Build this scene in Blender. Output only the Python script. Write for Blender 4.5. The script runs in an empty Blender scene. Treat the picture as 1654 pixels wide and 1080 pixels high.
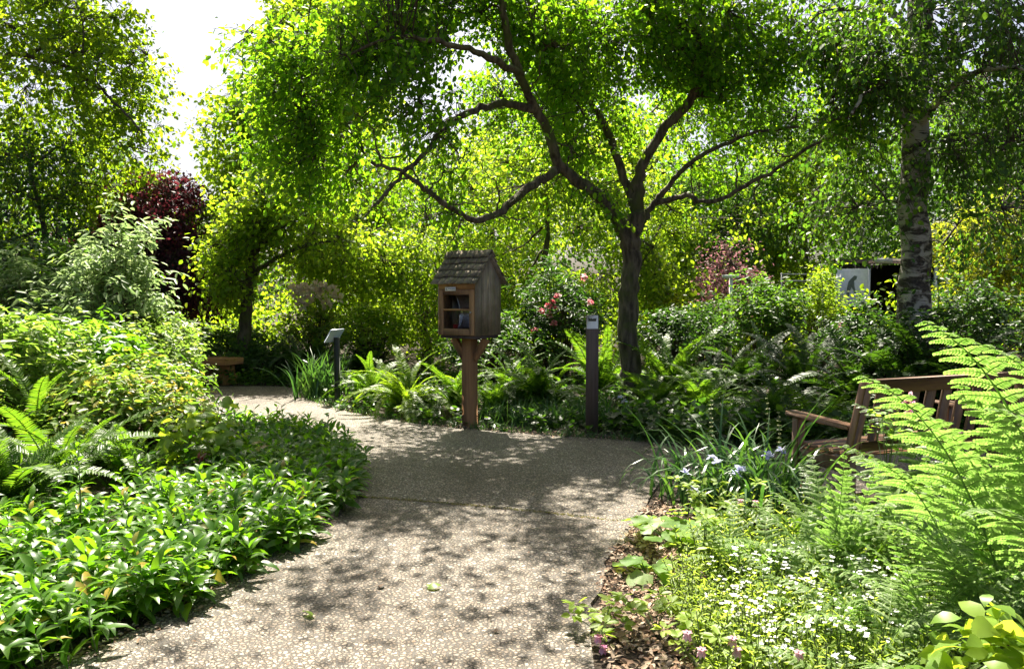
import bpy, math, random
import numpy as np
from mathutils import Vector, Matrix

S = bpy.context.scene
C = S.collection
PI = math.pi
R = math.radians

# ------------------------------------------------------------------ camera, light, exposure
FPX, CX, CY, PITCH, EYE = 1240.0, 827.0, 540.0, R(3.0), 1.5
cam = bpy.data.cameras.new('camera')
cam.sensor_fit = 'HORIZONTAL'
cam.sensor_width = 36.0
cam.lens = FPX / 1654 * 36
cam.clip_end = 600
cam_ob = bpy.data.objects.new('camera', cam)
cam_ob.location = (0, 0, EYE)
cam_ob.rotation_euler = (R(90) - PITCH, 0, 0)
C.objects.link(cam_ob)
S.camera = cam_ob

SUN_EL, SUN_AZ = R(58), R(-7)          # azimuth from straight ahead, negative = to the left
W = bpy.data.worlds.new('World')
S.world = W
W.use_nodes = True
nt = W.node_tree
sky = nt.nodes.new('ShaderNodeTexSky')
sky.sky_type = 'NISHITA'
sky.sun_disc = False
sky.sun_elevation = SUN_EL
sky.sun_rotation = SUN_AZ
sky.dust_density = 5.0
sky.air_density = 0.7
sky.ozone_density = 0.6
nt.nodes['Background'].inputs['Strength'].default_value = 0.05
nt.links.new(sky.outputs[0], nt.nodes['Background'].inputs['Color'])
sl = bpy.data.lights.new('sun', 'SUN')
sl.energy = 5.0
sl.angle = R(0.53)
sl.color = (1.0, 0.93, 0.78)
so = bpy.data.objects.new('sun', sl)
sv = Vector((math.sin(SUN_AZ) * math.cos(SUN_EL), math.cos(SUN_AZ) * math.cos(SUN_EL), math.sin(SUN_EL)))
so.rotation_euler = (-sv).to_track_quat('-Z', 'Y').to_euler()
so.location = sv * 60
C.objects.link(so)
S.view_settings.view_transform = 'Standard'
S.view_settings.look = 'None'
S.view_settings.exposure = 2.05
S.view_settings.gamma = 1.0
S.view_settings.use_curve_mapping = False
S.cycles.max_bounces = 8
S.cycles.diffuse_bounces = 2
S.cycles.transmission_bounces = 6
S.cycles.transparent_max_bounces = 12


def P(px, py, d):
    """point seen at photo pixel (px, py), d metres ahead of the camera"""
    u, v = (px - CX) / FPX, (CY - py) / FPX
    c, s = math.cos(PITCH), math.sin(PITCH)
    return np.array([d * u, d * (c + v * s), EYE + d * (-s + v * c)])


def G(px, py, z=0.0):
    """ground point under a photo pixel"""
    q = P(px, py, 1.0)
    t = (EYE - z) / (EYE - q[2])
    return np.array([q[0] * t, q[1] * t, z])


def X(px, d):
    return (px - CX) / FPX * d


# ------------------------------------------------------------------ materials
def mat(name):
    m = bpy.data.materials.new(name)
    m.use_nodes = True
    n = m.node_tree.nodes
    l = m.node_tree.links
    return m, n, l, n['Principled BSDF']


def ramp(n, stops):
    r = n.new('ShaderNodeValToRGB')
    e = r.color_ramp.elements
    while len(e) < len(stops):
        e.new(0.5)
    for k, (p, c) in enumerate(stops):
        e[k].position = p
        e[k].color = (*c, 1)
    return r


def leaf_mat(name, cols, trans, tf=0.45, rough=0.46, spec=0.3, odd=None):
    """leaf: reflecting skin + light coming through; every leaf its own tint"""
    m, n, l, b = mat(name)
    g = n.new('ShaderNodeNewGeometry')
    k = len(cols)
    st = [(i / max(1, k - 1), c) for i, c in enumerate(cols)]
    if odd:
        st = [(0, odd), (.03, odd), (.045, cols[0])] + st[1:]
    r = ramp(n, st)
    l.new(g.outputs['Random Per Island'], r.inputs[0])
    b.inputs['Roughness'].default_value = rough
    b.inputs['Specular IOR Level'].default_value = spec
    l.new(r.outputs[0], b.inputs['Base Color'])
    t = n.new('ShaderNodeBsdfTranslucent')
    k = len(trans)
    r2 = ramp(n, [(i / max(1, k - 1), c) for i, c in enumerate(trans)])
    l.new(g.outputs['Random Per Island'], r2.inputs[0])
    l.new(r2.outputs[0], t.inputs['Color'])
    mx = n.new('ShaderNodeMixShader')
    mx.inputs[0].default_value = tf
    l.new(b.outputs[0], mx.inputs[1])
    l.new(t.outputs[0], mx.inputs[2])
    l.new(mx.outputs[0], n['Material Output'].inputs[0])
    return m


def bark_mat(name, c0, c1, c2, scale=6.0, stretch=0.25, bump=0.6, moss=None):
    m, n, l, b = mat(name)
    tc = n.new('ShaderNodeTexCoord')
    mp = n.new('ShaderNodeMapping')
    mp.inputs['Scale'].default_value = (1, 1, stretch)
    l.new(tc.outputs['Object'], mp.inputs[0])
    a = n.new('ShaderNodeTexNoise')
    a.inputs['Scale'].default_value = scale * 3
    a.inputs['Detail'].default_value = 8
    a.inputs['Roughness'].default_value = 0.65
    l.new(mp.outputs[0], a.inputs[0])
    v = n.new('ShaderNodeTexVoronoi')
    v.inputs['Scale'].default_value = scale * 2.2
    l.new(mp.outputs[0], v.inputs[0])
    md = n.new('ShaderNodeMath')
    md.operation = 'MULTIPLY_ADD'
    l.new(v.outputs['Distance'], md.inputs[0])
    md.inputs[1].default_value = 0.5
    l.new(a.outputs[0], md.inputs[2])
    r = ramp(n, [(0.35, c0), (0.62, c1), (0.9, c2)])
    l.new(md.outputs[0], r.inputs[0])
    col = r.outputs[0]
    if moss:
        q = n.new('ShaderNodeTexNoise')
        q.inputs['Scale'].default_value = 3.2
        q.inputs['Detail'].default_value = 5
        l.new(tc.outputs['Object'], q.inputs[0])
        rq = ramp(n, [(0.5, (0, 0, 0)), (0.66, (1, 1, 1))])
        l.new(q.outputs[0], rq.inputs[0])
        mx = n.new('ShaderNodeMixRGB')
        l.new(rq.outputs[0], mx.inputs[0])
        l.new(col, mx.inputs[1])
        mx.inputs[2].default_value = (*moss, 1)
        col = mx.outputs[0]
    l.new(col, b.inputs['Base Color'])
    b.inputs['Roughness'].default_value = 0.9
    bp = n.new('ShaderNodeBump')
    bp.inputs['Strength'].default_value = bump
    bp.inputs['Distance'].default_value = 0.03
    l.new(md.outputs[0], bp.inputs['Height'])
    l.new(bp.outputs[0], b.inputs['Normal'])
    return m


def wood_mat(name, c0, c1, axis='Z', scale=14, rough=0.75, streak=0.06, stain=None):
    m, n, l, b = mat(name)
    tc = n.new('ShaderNodeTexCoord')
    mp = n.new('ShaderNodeMapping')
    sc = [1, 1, 1]
    sc['XYZ'.index(axis)] = streak
    mp.inputs['Scale'].default_value = sc
    l.new(tc.outputs['Object'], mp.inputs[0])
    a = n.new('ShaderNodeTexNoise')
    a.inputs['Scale'].default_value = scale * 4
    a.inputs['Detail'].default_value = 9
    a.inputs['Roughness'].default_value = 0.7
    l.new(mp.outputs[0], a.inputs[0])
    r = ramp(n, [(0.3, c0), (0.7, c1)])
    l.new(a.outputs[0], r.inputs[0])
    g = n.new('ShaderNodeNewGeometry')
    hs = n.new('ShaderNodeHueSaturation')
    mr = n.new('ShaderNodeMapRange')
    mr.inputs['To Min'].default_value = 0.75
    mr.inputs['To Max'].default_value = 1.3
    l.new(g.outputs['Random Per Island'], mr.inputs[0])
    l.new(mr.outputs[0], hs.inputs['Value'])
    l.new(r.outputs[0], hs.inputs['Color'])
    col = hs.outputs[0]
    if stain:
        q = n.new('ShaderNodeTexNoise')
        q.inputs['Scale'].default_value = 5
        q.inputs['Detail'].default_value = 6
        l.new(tc.outputs['Object'], q.inputs[0])
        rq = ramp(n, [(0.45, (0, 0, 0)), (0.7, (1, 1, 1))])
        l.new(q.outputs[0], rq.inputs[0])
        mx = n.new('ShaderNodeMixRGB')
        l.new(rq.outputs[0], mx.inputs[0])
        l.new(col, mx.inputs[1])
        mx.inputs[2].default_value = (*stain, 1)
        col = mx.outputs[0]
    l.new(col, b.inputs['Base Color'])
    b.inputs['Roughness'].default_value = rough
    bp = n.new('ShaderNodeBump')
    bp.inputs['Strength'].default_value = 0.35
    bp.inputs['Distance'].default_value = 0.004
    l.new(a.outputs[0], bp.inputs['Height'])
    l.new(bp.outputs[0], b.inputs['Normal'])
    return m


def plain_mat(name, c, rough=0.6, metal=0.0, noise=0.25, spec=0.5):
    m, n, l, b = mat(name)
    tc = n.new('ShaderNodeTexCoord')
    a = n.new('ShaderNodeTexNoise')
    a.inputs['Scale'].default_value = 18
    a.inputs['Detail'].default_value = 6
    l.new(tc.outputs['Object'], a.inputs[0])
    r = ramp(n, [(0.3, tuple(x * (1 - noise) for x in c)), (0.7, tuple(min(1, x * (1 + noise * .5)) for x in c))])
    l.new(a.outputs[0], r.inputs[0])
    l.new(r.outputs[0], b.inputs['Base Color'])
    b.inputs['Roughness'].default_value = rough
    b.inputs['Metallic'].default_value = metal
    b.inputs['Specular IOR Level'].default_value = spec
    return m


M = {}
M['leaf_main'] = leaf_mat('leaf_main', [(.030, .075, .010), (.045, .10, .012), (.065, .13, .014)],
                          [(.17, .40, .012), (.29, .56, .015), (.43, .68, .02)], .58)
M['leaf_left'] = leaf_mat('leaf_left', [(.035, .065, .006), (.055, .095, .008), (.085, .13, .012)],
                          [(.22, .42, .010), (.36, .55, .014), (.50, .66, .025)], .56)
M['leaf_gold'] = leaf_mat('leaf_gold', [(.06, .12, .012), (.09, .16, .015), (.13, .20, .02)],
                          [(.30, .52, .015), (.44, .64, .02), (.58, .74, .05)], .56)
M['leaf_lime'] = leaf_mat('leaf_lime', [(.07, .13, .012), (.11, .18, .015), (.16, .22, .02)],
                          [(.28, .50, .015), (.42, .63, .02), (.58, .74, .05)], .52)
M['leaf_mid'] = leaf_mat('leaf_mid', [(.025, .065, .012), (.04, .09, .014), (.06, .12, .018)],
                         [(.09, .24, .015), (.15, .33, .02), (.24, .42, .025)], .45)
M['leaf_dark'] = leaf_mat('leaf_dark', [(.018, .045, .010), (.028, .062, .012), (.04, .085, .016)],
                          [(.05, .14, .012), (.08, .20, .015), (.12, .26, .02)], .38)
M['leaf_yellow'] = leaf_mat('leaf_yellow', [(.07, .11, .010), (.11, .14, .012), (.19, .18, .015)],
                            [(.32, .44, .02), (.44, .53, .03), (.60, .60, .03)], .5)
M['leaf_purple'] = leaf_mat('leaf_purple', [(.05, .012, .02), (.09, .023, .034), (.14, .042, .05)],
                            [(.10, .012, .02), (.17, .025, .04), (.25, .05, .06)], .35)
M['leaf_dusty'] = leaf_mat('leaf_dusty', [(.18, .08, .09), (.26, .14, .15), (.32, .20, .19)], [(.42, .16, .20), (.52, .26, .28)], .4)
M['leaf_pale'] = leaf_mat('leaf_pale', [(.10, .18, .04), (.16, .25, .07), (.28, .36, .15)],
                          [(.25, .40, .12), (.36, .50, .18), (.45, .58, .22)], .4)  # backlit gloss of the leaves is put into this pale tint
M['leaf_azalea'] = leaf_mat('leaf_azalea', [(.05, .10, .012), (.085, .14, .02), (.17, .22, .05)],
                            [(.20, .40, .03), (.30, .50, .05), (.46, .60, .10)], .44, rough=.42, spec=.28)
M['leaf_coppery'] = leaf_mat('leaf_coppery', [(.07, .13, .015), (.11, .18, .025), (.17, .23, .06), (.22, .20, .06)],
                             [(.20, .40, .03), (.28, .50, .04), (.36, .56, .05), (.58, .40, .06)], .44, rough=.42, spec=.28)
M['leaf_cover'] = leaf_mat('leaf_cover', [(.035, .095, .008), (.055, .13, .010), (.085, .17, .012)],
                          [(.14, .38, .010), (.22, .48, .012), (.32, .58, .02)], .44, rough=.36, spec=.42, odd=(.30, .22, .03))
M['leaf_heart'] = leaf_mat('leaf_heart', [(.012, .036, .006), (.02, .055, .008), (.04, .09, .014)],
                          [(.08, .22, .015), (.13, .30, .02), (.20, .38, .025)], .42, rough=.4)  # darkened so the leaf colour itself carries the canopy shade
M['leaf_heuchera'] = leaf_mat('leaf_heuchera', [(.09, .18, .03), (.13, .23, .04), (.18, .28, .06)],
                              [(.34, .58, .04), (.44, .66, .05), (.54, .72, .08)], .45, rough=.45)
M['blade'] = leaf_mat('blade', [(.03, .085, .022), (.045, .11, .03), (.065, .14, .035)],
                      [(.07, .20, .025), (.11, .26, .03), (.16, .32, .03)], .34, rough=.32, spec=.6)
M['fern_sword'] = leaf_mat('fern_sword', [(.04, .085, .012), (.06, .115, .015), (.09, .15, .02)],
                           [(.12, .28, .012), (.18, .36, .015), (.27, .45, .02)], .42, rough=.42, spec=.3)
M['fern_lime'] = leaf_mat('fern_lime', [(.07, .13, .012), (.10, .16, .015), (.13, .19, .02)],
                          [(.26, .46, .015), (.36, .56, .02), (.46, .64, .03)], .45, rough=.42)
M['fern_shaded'] = leaf_mat('fern_shaded', [(.013, .034, .006), (.02, .048, .008), (.03, .066, .010)],
                          [(.05, .14, .008), (.08, .19, .010), (.13, .25, .014)], .36, rough=.45)  # sword fern leaf again, with the bank's shade put into its colour
M['fern_lady'] = leaf_mat('fern_lady', [(.13, .20, .06), (.18, .26, .085), (.26, .34, .14)],
                          [(.23, .46, .06), (.31, .54, .09), (.41, .62, .14)], .45, rough=.5)
M['leaf_broad'] = leaf_mat('leaf_broad', [(.10, .19, .03), (.14, .23, .035), (.19, .27, .05)],
                           [(.44, .62, .03), (.54, .70, .04), (.64, .76, .06)], .5, rough=.4)
M['leaf_woodruff'] = leaf_mat('leaf_woodruff', [(.13, .20, .03), (.18, .26, .045), (.25, .33, .07)],
                              [(.42, .60, .04), (.52, .70, .06), (.62, .76, .10)], .45)
M['petal_white'] = leaf_mat('petal_white', [(.72, .74, .70), (.8, .8, .78)], [(.7, .72, .66)], .3, rough=.6)
M['petal_pink'] = leaf_mat('petal_pink', [(.62, .10, .30), (.72, .22, .45), (.75, .45, .55)], [(.8, .2, .4)], .35, rough=.6)
M['petal_red'] = leaf_mat('petal_red', [(.60, .05, .13), (.72, .14, .24), (.78, .40, .42)], [(.85, .08, .12)], .35, rough=.6)
M['petal_cream'] = leaf_mat('petal_cream', [(.70, .60, .42), (.75, .48, .45), (.78, .70, .55)], [(.8, .7, .5)], .35, rough=.6)
M['petal_dusk'] = leaf_mat('petal_dusk', [(.42, .14, .22), (.5, .22, .30), (.55, .34, .38)], [(.6, .2, .3)], .35, rough=.6)
M['petal_blue'] = leaf_mat('petal_blue', [(.36, .38, .66), (.48, .50, .76), (.62, .64, .82)], [(.5, .5, .8)], .35, rough=.6)
M['stem_green'] = leaf_mat('stem_green', [(.07, .12, .025), (.10, .15, .03)], [(.2, .3, .03)], .2)
M['stem_brown'] = bark_mat('stem_brown', (.03, .02, .012), (.07, .045, .028), (.11, .075, .05), 20)
M['stalk_pale'] = leaf_mat('stalk_pale', [(.22, .26, .09), (.30, .32, .12)], [(.4, .45, .1)], .2)

M['bark_main'] = bark_mat('bark_main', (.016, .011, .007), (.055, .040, .028), (.15, .118, .085), 8, .22, 1.0, moss=(.075, .085, .022))
M['bark_dark'] = bark_mat('bark_dark', (.02, .015, .010), (.055, .042, .03), (.11, .09, .07), 7, .25, .7, moss=(.06, .07, .02))
M['bark_twig'] = bark_mat('bark_twig', (.025, .018, .012), (.05, .037, .026), (.09, .07, .05), 25, .4, .3)


def birch_mat():
    m, n, l, b = mat('bark_birch')
    tc = n.new('ShaderNodeTexCoord')
    mp = n.new('ShaderNodeMapping')
    mp.inputs['Scale'].default_value = (3.4, 3.4, 6.4)
    l.new(tc.outputs['Object'], mp.inputs[0])
    a = n.new('ShaderNodeTexNoise')
    a.inputs['Scale'].default_value = 1.5
    a.inputs['Detail'].default_value = 7
    a.inputs['Roughness'].default_value = 0.62
    a.inputs['Distortion'].default_value = 0.6
    l.new(mp.outputs[0], a.inputs[0])
    r = ramp(n, [(0.47, (1, 1, 1)), (0.55, (0, 0, 0))])
    l.new(a.outputs[0], r.inputs[0])
    mp2 = n.new('ShaderNodeMapping')
    mp2.inputs['Scale'].default_value = (6, 6, 60)
    l.new(tc.outputs['Object'], mp2.inputs[0])
    a2 = n.new('ShaderNodeTexNoise')
    a2.inputs['Scale'].default_value = 1.3
    a2.inputs['Detail'].default_value = 3
    l.new(mp2.outputs[0], a2.inputs[0])
    r2 = ramp(n, [(0.60, (.40, .365, .31)), (0.68, (.10, .08, .06))])
    l.new(a2.outputs[0], r2.inputs[0])
    f = n.new('ShaderNodeTexNoise')
    f.inputs['Scale'].default_value = 30
    f.inputs['Detail'].default_value = 6
    l.new(tc.outputs['Object'], f.inputs[0])
    rf = ramp(n, [(0.3, (.012, .009, .007)), (0.7, (.075, .058, .042))])
    l.new(f.outputs[0], rf.inputs[0])
    mx = n.new('ShaderNodeMixRGB')
    l.new(r.outputs[0], mx.inputs[0])
    l.new(rf.outputs[0], mx.inputs[1])
    l.new(r2.outputs[0], mx.inputs[2])
    l.new(mx.outputs[0], b.inputs['Base Color'])
    b.inputs['Roughness'].default_value = 0.75
    bp = n.new('ShaderNodeBump')
    bp.inputs['Strength'].default_value = 0.7
    bp.inputs['Distance'].default_value = 0.03
    bp.invert = False
    l.new(r.outputs[0], bp.inputs['Height'])
    l.new(bp.outputs[0], b.inputs['Normal'])
    return m


M['bark_birch'] = birch_mat()
M['wood_grey'] = wood_mat('wood_grey', (.16, .125, .08), (.40, .325, .23), 'Z', 12, .85, .05, stain=(.17, .13, .075))
M['wood_shake'] = wood_mat('wood_shake', (.08, .062, .042), (.31, .245, .175), 'Y', 12, .9, .08, stain=(.08, .08, .05))
M['wood_door'] = wood_mat('wood_door', (.24, .115, .04), (.44, .235, .09), 'Z', 12, .6, .06)
M['wood_post'] = wood_mat('wood_post', (.21, .10, .034), (.42, .21, .08), 'Z', 10, .75, .05)
M['wood_bollard'] = wood_mat('wood_bollard', (.075, .050, .040), (.15, .108, .085), 'Z', 10, .7, .05)
M['wood_bench'] = wood_mat('wood_bench', (.125, .062, .028), (.26, .145, .075), 'X', 10, .55, .05)
M['wood_bench_up'] = wood_mat('wood_bench_up', (.125, .062, .028), (.26, .145, .075), 'Z', 10, .55, .05)
M['wood_far'] = wood_mat('wood_far', (.20, .085, .022), (.36, .17, .05), 'X', 8, .7, .06)
M['black_metal'] = plain_mat('black_metal', (.012, .014, .013), .45)
M['panel_white'] = plain_mat('panel_white', (.42, .46, .55), .25, noise=.08)
M['plate_white'] = plain_mat('plate_white', (.78, .78, .76), .4, noise=.06)
M['paint_white'] = plain_mat('paint_white', (.84, .85, .88), .55, noise=.1)
M['ink_black'] = plain_mat('ink_black', (.015, .015, .018), .5)
M['ink_grey'] = plain_mat('ink_grey', (.16, .19, .22), .5)
M['dark_inside'] = plain_mat('dark_inside', (.02, .018, .018), .9)  # near-black colour holds the shade inside the open kiosk
M['roof_pale'] = plain_mat('roof_pale', (.55, .54, .52), .6)
M['galvanised'] = plain_mat('galvanised', (.42, .43, .45), .45, .6)
M['book_white'] = plain_mat('book_white', (.75, .74, .70), .5)
M['book_grey'] = plain_mat('book_grey', (.46, .48, .52), .5)
M['book_red'] = plain_mat('book_red', (.50, .03, .04), .5)
M['book_dark'] = plain_mat('book_dark', (.06, .06, .08), .5)
M['pages'] = plain_mat('pages', (.7, .66, .55), .8)


def glass_mat():
    m, n, l, b = mat('pane_glass')
    t = n.new('ShaderNodeBsdfTransparent')
    g = n.new('ShaderNodeBsdfGlossy')
    g.inputs['Roughness'].default_value = 0.08
    fr = n.new('ShaderNodeFresnel')
    fr.inputs[0].default_value = 1.22
    mx = n.new('ShaderNodeMixShader')
    l.new(fr.outputs[0], mx.inputs[0])
    l.new(t.outputs[0], mx.inputs[1])
    l.new(g.outputs[0], mx.inputs[2])
    l.new(mx.outputs[0], n['Material Output'].inputs[0])
    return m


M['glass'] = glass_mat()


def path_mat():
    """exposed aggregate: rounded pebbles set in dark mortar, with stained patches"""
    m, n, l, b = mat('exposed_aggregate')
    tc = n.new('ShaderNodeTexCoord')
    nz = n.new('ShaderNodeTexNoise')
    nz.inputs['Scale'].default_value = 90
    nz.inputs['Detail'].default_value = 2
    l.new(tc.outputs['Object'], nz.inputs[0])
    wm = n.new('ShaderNodeMixRGB')
    wm.blend_type = 'LINEAR_LIGHT'
    wm.inputs[0].default_value = 0.010
    l.new(tc.outputs['Object'], wm.inputs[1])
    l.new(nz.outputs['Color'], wm.inputs[2])
    v = n.new('ShaderNodeTexVoronoi')
    v.inputs['Scale'].default_value = 46
    v.inputs['Randomness'].default_value = 0.95
    l.new(wm.outputs[0], v.inputs[0])
    v2 = n.new('ShaderNodeTexVoronoi')
    v2.feature = 'DISTANCE_TO_EDGE'
    v2.inputs['Scale'].default_value = 46
    v2.inputs['Randomness'].default_value = 0.95
    l.new(wm.outputs[0], v2.inputs[0])
    stone = ramp(n, [(0.0, (.15, .112, .080)), (0.2, (.32, .26, .20)), (0.45, (.25, .215, .18)),
                     (0.65, (.44, .38, .31)), (0.85, (.16, .12, .088)), (1.0, (.52, .485, .44))])
    sp = n.new('ShaderNodeSeparateColor')
    l.new(v.outputs['Color'], sp.inputs[0])
    l.new(sp.outputs[0], stone.inputs[0])
    edge = ramp(n, [(0.06, (0, 0, 0)), (0.20, (1, 1, 1))])
    l.new(v2.outputs['Distance'], edge.inputs[0])
    mo = n.new('ShaderNodeMixRGB')
    l.new(edge.outputs[0], mo.inputs[0])
    mo.inputs[1].default_value = (.032, .025, .019, 1)
    l.new(stone.outputs[0], mo.inputs[2])
    st = n.new('ShaderNodeTexNoise')
    st.inputs['Scale'].default_value = 0.9
    st.inputs['Detail'].default_value = 7
    st.inputs['Roughness'].default_value = 0.65
    l.new(tc.outputs['Object'], st.inputs[0])
    sr = ramp(n, [(0.33, (.48, .42, .35)), (0.5, (.86, .82, .76)), (0.66, (1, 1, 1))])
    l.new(st.outputs[0], sr.inputs[0])
    mu = n.new('ShaderNodeMixRGB')
    mu.blend_type = 'MULTIPLY'
    mu.inputs[0].default_value = 1
    l.new(mo.outputs[0], mu.inputs[1])
    l.new(sr.outputs[0], mu.inputs[2])
    l.new(mu.outputs[0], b.inputs['Base Color'])
    b.inputs['Roughness'].default_value = 0.6
    bp = n.new('ShaderNodeBump')
    bp.inputs['Strength'].default_value = 0.8
    bp.inputs['Distance'].default_value = 0.006
    er = ramp(n, [(0.0, (0, 0, 0)), (0.3, (1, 1, 1))])
    er.color_ramp.interpolation = 'EASE'
    l.new(v2.outputs['Distance'], er.inputs[0])
    l.new(er.outputs[0], bp.inputs['Height'])
    l.new(bp.outputs[0], b.inputs['Normal'])
    return m


def soil_mat(name, c0, c1, c2, scale=14):
    m, n, l, b = mat(name)
    tc = n.new('ShaderNodeTexCoord')
    a = n.new('ShaderNodeTexNoise')
    a.inputs['Scale'].default_value = scale
    a.inputs['Detail'].default_value = 10
    a.inputs['Roughness'].default_value = 0.75
    l.new(tc.outputs['Object'], a.inputs[0])
    v = n.new('ShaderNodeTexVoronoi')
    v.inputs['Scale'].default_value = scale * 3
    l.new(tc.outputs['Object'], v.inputs[0])
    r = ramp(n, [(0.3, c0), (0.5, c1), (0.75, c2)])
    l.new(a.outputs[0], r.inputs[0])
    l.new(r.outputs[0], b.inputs['Base Color'])
    b.inputs['Roughness'].default_value = 0.95
    bp = n.new('ShaderNodeBump')
    bp.inputs['Distance'].default_value = 0.03
    l.new(v.outputs['Distance'], bp.inputs['Height'])
    l.new(bp.outputs[0], b.inputs['Normal'])
    return m


M['path'] = path_mat()
M['soil'] = soil_mat('soil', (.018, .012, .008), (.045, .030, .019), (.085, .06, .038))
M['mulch'] = leaf_mat('mulch', [(.10, .055, .032), (.22, .13, .08), (.36, .26, .18), (.48, .38, .29)], [(.1, .06, .03)], .05, rough=.8)
M['moss'] = leaf_mat('moss', [(.09, .10, .015), (.16, .14, .02), (.20, .12, .03)], [(.2, .25, .02)], .2, rough=.9)

# ------------------------------------------------------------------ mesh helpers


def rng(seed):
    return np.random.default_rng(seed)


def unit(v):
    return v / np.maximum(np.linalg.norm(v, axis=-1, keepdims=True), 1e-9)


class MB:
    """collects verts and faces, then links them as ONE mesh object"""

    def __init__(self):
        self.V, self.F, self.n = [], [], 0

    def add(self, V, faces, mi=0):
        V = np.asarray(V, float).reshape(-1, 3)
        if isinstance(faces, np.ndarray):
            if len(faces):
                self.F.append((faces + self.n, mi))
        else:
            by = {}
            for f in faces:
                by.setdefault(len(f), []).append(f)
            for k in by:
                self.F.append((np.array(by[k]) + self.n, mi))
        self.V.append(V)
        self.n += len(V)
        return self

    def box(self, c, s, rot=None, mi=0, bevel=0.0):
        x, y, z = [k / 2 for k in s]
        if bevel <= 0:
            V = np.array([(a, b_, c_) for a in (-x, x) for b_ in (-y, y) for c_ in (-z, z)], float)
            F = np.array([(0, 1, 3, 2), (4, 6, 7, 5), (0, 4, 5, 1), (2, 3, 7, 6), (0, 2, 6, 4), (1, 5, 7, 3)])
        else:
            e = min(bevel, x * .9, y * .9, z * .9)
            V, key = [], {}
            for a in (-1, 1):
                for b_ in (-1, 1):
                    for c_ in (-1, 1):
                        for ax in range(3):
                            p = [a * (x - e), b_ * (y - e), c_ * (z - e)]
                            p[ax] = (a * x, b_ * y, c_ * z)[ax]
                            key[(a, b_, c_, ax)] = len(V)
                            V.append(p)
            V = np.array(V, float)
            F = []
            for ax in range(3):
                o = [i for i in range(3) if i != ax]
                for s_ in (-1, 1):
                    f = []
                    for (p, q) in ((-1, -1), (1, -1), (1, 1), (-1, 1)):
                        t = [0, 0, 0]
                        t[ax] = s_
                        t[o[0]] = p
                        t[o[1]] = q
                        f.append(key[(*t, ax)])
                    F.append(f)
            for ax in range(3):
                o = [i for i in range(3) if i != ax]
                for p in (-1, 1):
                    for q in (-1, 1):
                        f = []
                        for (s_, fa) in ((-1, o[0]), (1, o[0]), (1, o[1]), (-1, o[1])):
                            t = [0, 0, 0]
                            t[ax] = s_
                            t[o[0]] = p
                            t[o[1]] = q
                            f.append(key[(*t, fa)])
                        F.append(f)
            for a in (-1, 1):
                for b_ in (-1, 1):
                    for c_ in (-1, 1):
                        F.append([key[(a, b_, c_, ax)] for ax in range(3)])
        if rot is not None:
            V = V @ np.array(Matrix(rot).to_3x3()).T
        return self.add(V + np.array(c), F, mi)

    def bar(self, a, b, w, h, mi=0, up=(0, 0, 1), bevel=0.0):
        a, b = Vector(a), Vector(b)
        d = (b - a)
        z = d.normalized()
        u = Vector(up)
        if abs(z.dot(u)) > .98:
            u = Vector((0, 1, 0))
        x = u.cross(z).normalized()
        y = z.cross(x)
        m = Matrix((x, y, z)).transposed()
        return self.box(tuple((a + b) / 2), (w, h, d.length), m, mi, bevel)

    def tube(self, pts, rad, k=8, mi=0, cap=True, wob=0.0, seed=0):
        pts = np.asarray(pts, float)
        n = len(pts)
        rad = np.broadcast_to(np.asarray(rad, float), (n,))
        t = unit(np.gradient(pts, axis=0))
        ov = unit(pts[-1] - pts[0])
        ref = np.eye(3)[np.argmin(np.abs(ov))]
        s = unit(np.cross(t, ref))
        u = np.cross(s, t)
        a = np.linspace(0, 2 * PI, k, endpoint=False)
        rr = rad[:, None] * np.ones(k)
        if wob:
            g = rng(seed)
            w = g.normal(0, wob, (n, k))
            for _ in range(2):
                w = (w + np.roll(w, 1, 0) + np.roll(w, 1, 1)) / 2
            rr = rr * (1 + w)
        V = pts[:, None] + rr[..., None] * (np.cos(a)[None, :, None] * s[:, None] + np.sin(a)[None, :, None] * u[:, None])
        i = np.arange(n - 1)[:, None] * k
        j = np.arange(k)[None]
        j2 = (j + 1) % k
        F = np.stack([i + j, i + j2, i + k + j2, i + k + j], -1).reshape(-1, 4)
        base = self.n
        self.add(V, F, mi)
        if cap:
            self.F.append((np.array([[base + (n - 1) * k + q for q in range(k)]]), mi))
            self.F.append((np.array([[base + q for q in range(k)][::-1]]), mi))
        return self

    def twigs(self, A, B, Cc, r0, r1, mi=0):
        """many thin three-sided twigs A->B->C at once"""
        n = len(A)
        if n == 0:
            return self
        d = unit(Cc - A)
        ref = np.where(np.abs(d[:, 2:3]) > .8, np.array([[1., 0, 0]]), np.array([[0, 0, 1.]]))
        s = unit(np.cross(d, ref))
        u = np.cross(s, d)
        rings = []
        for q, r in ((A, r0), (B, (np.asarray(r0) + np.asarray(r1)) / 2), (Cc, r1)):
            r = np.broadcast_to(r, (n,))[:, None]
            for k in range(3):
                a = k * 2 * PI / 3
                rings.append(q + r * (math.cos(a) * s + math.sin(a) * u))
        V = np.stack(rings, 1).reshape(-1, 3)
        f = []
        for g in (0, 3):
            for k in range(3):
                f.append((g + k, g + (k + 1) % 3, g + 3 + (k + 1) % 3, g + 3 + k))
        F = (np.array(f)[None] + np.arange(n)[:, None, None] * 9).reshape(-1, 4)
        return self.add(V, F, mi)

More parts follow.
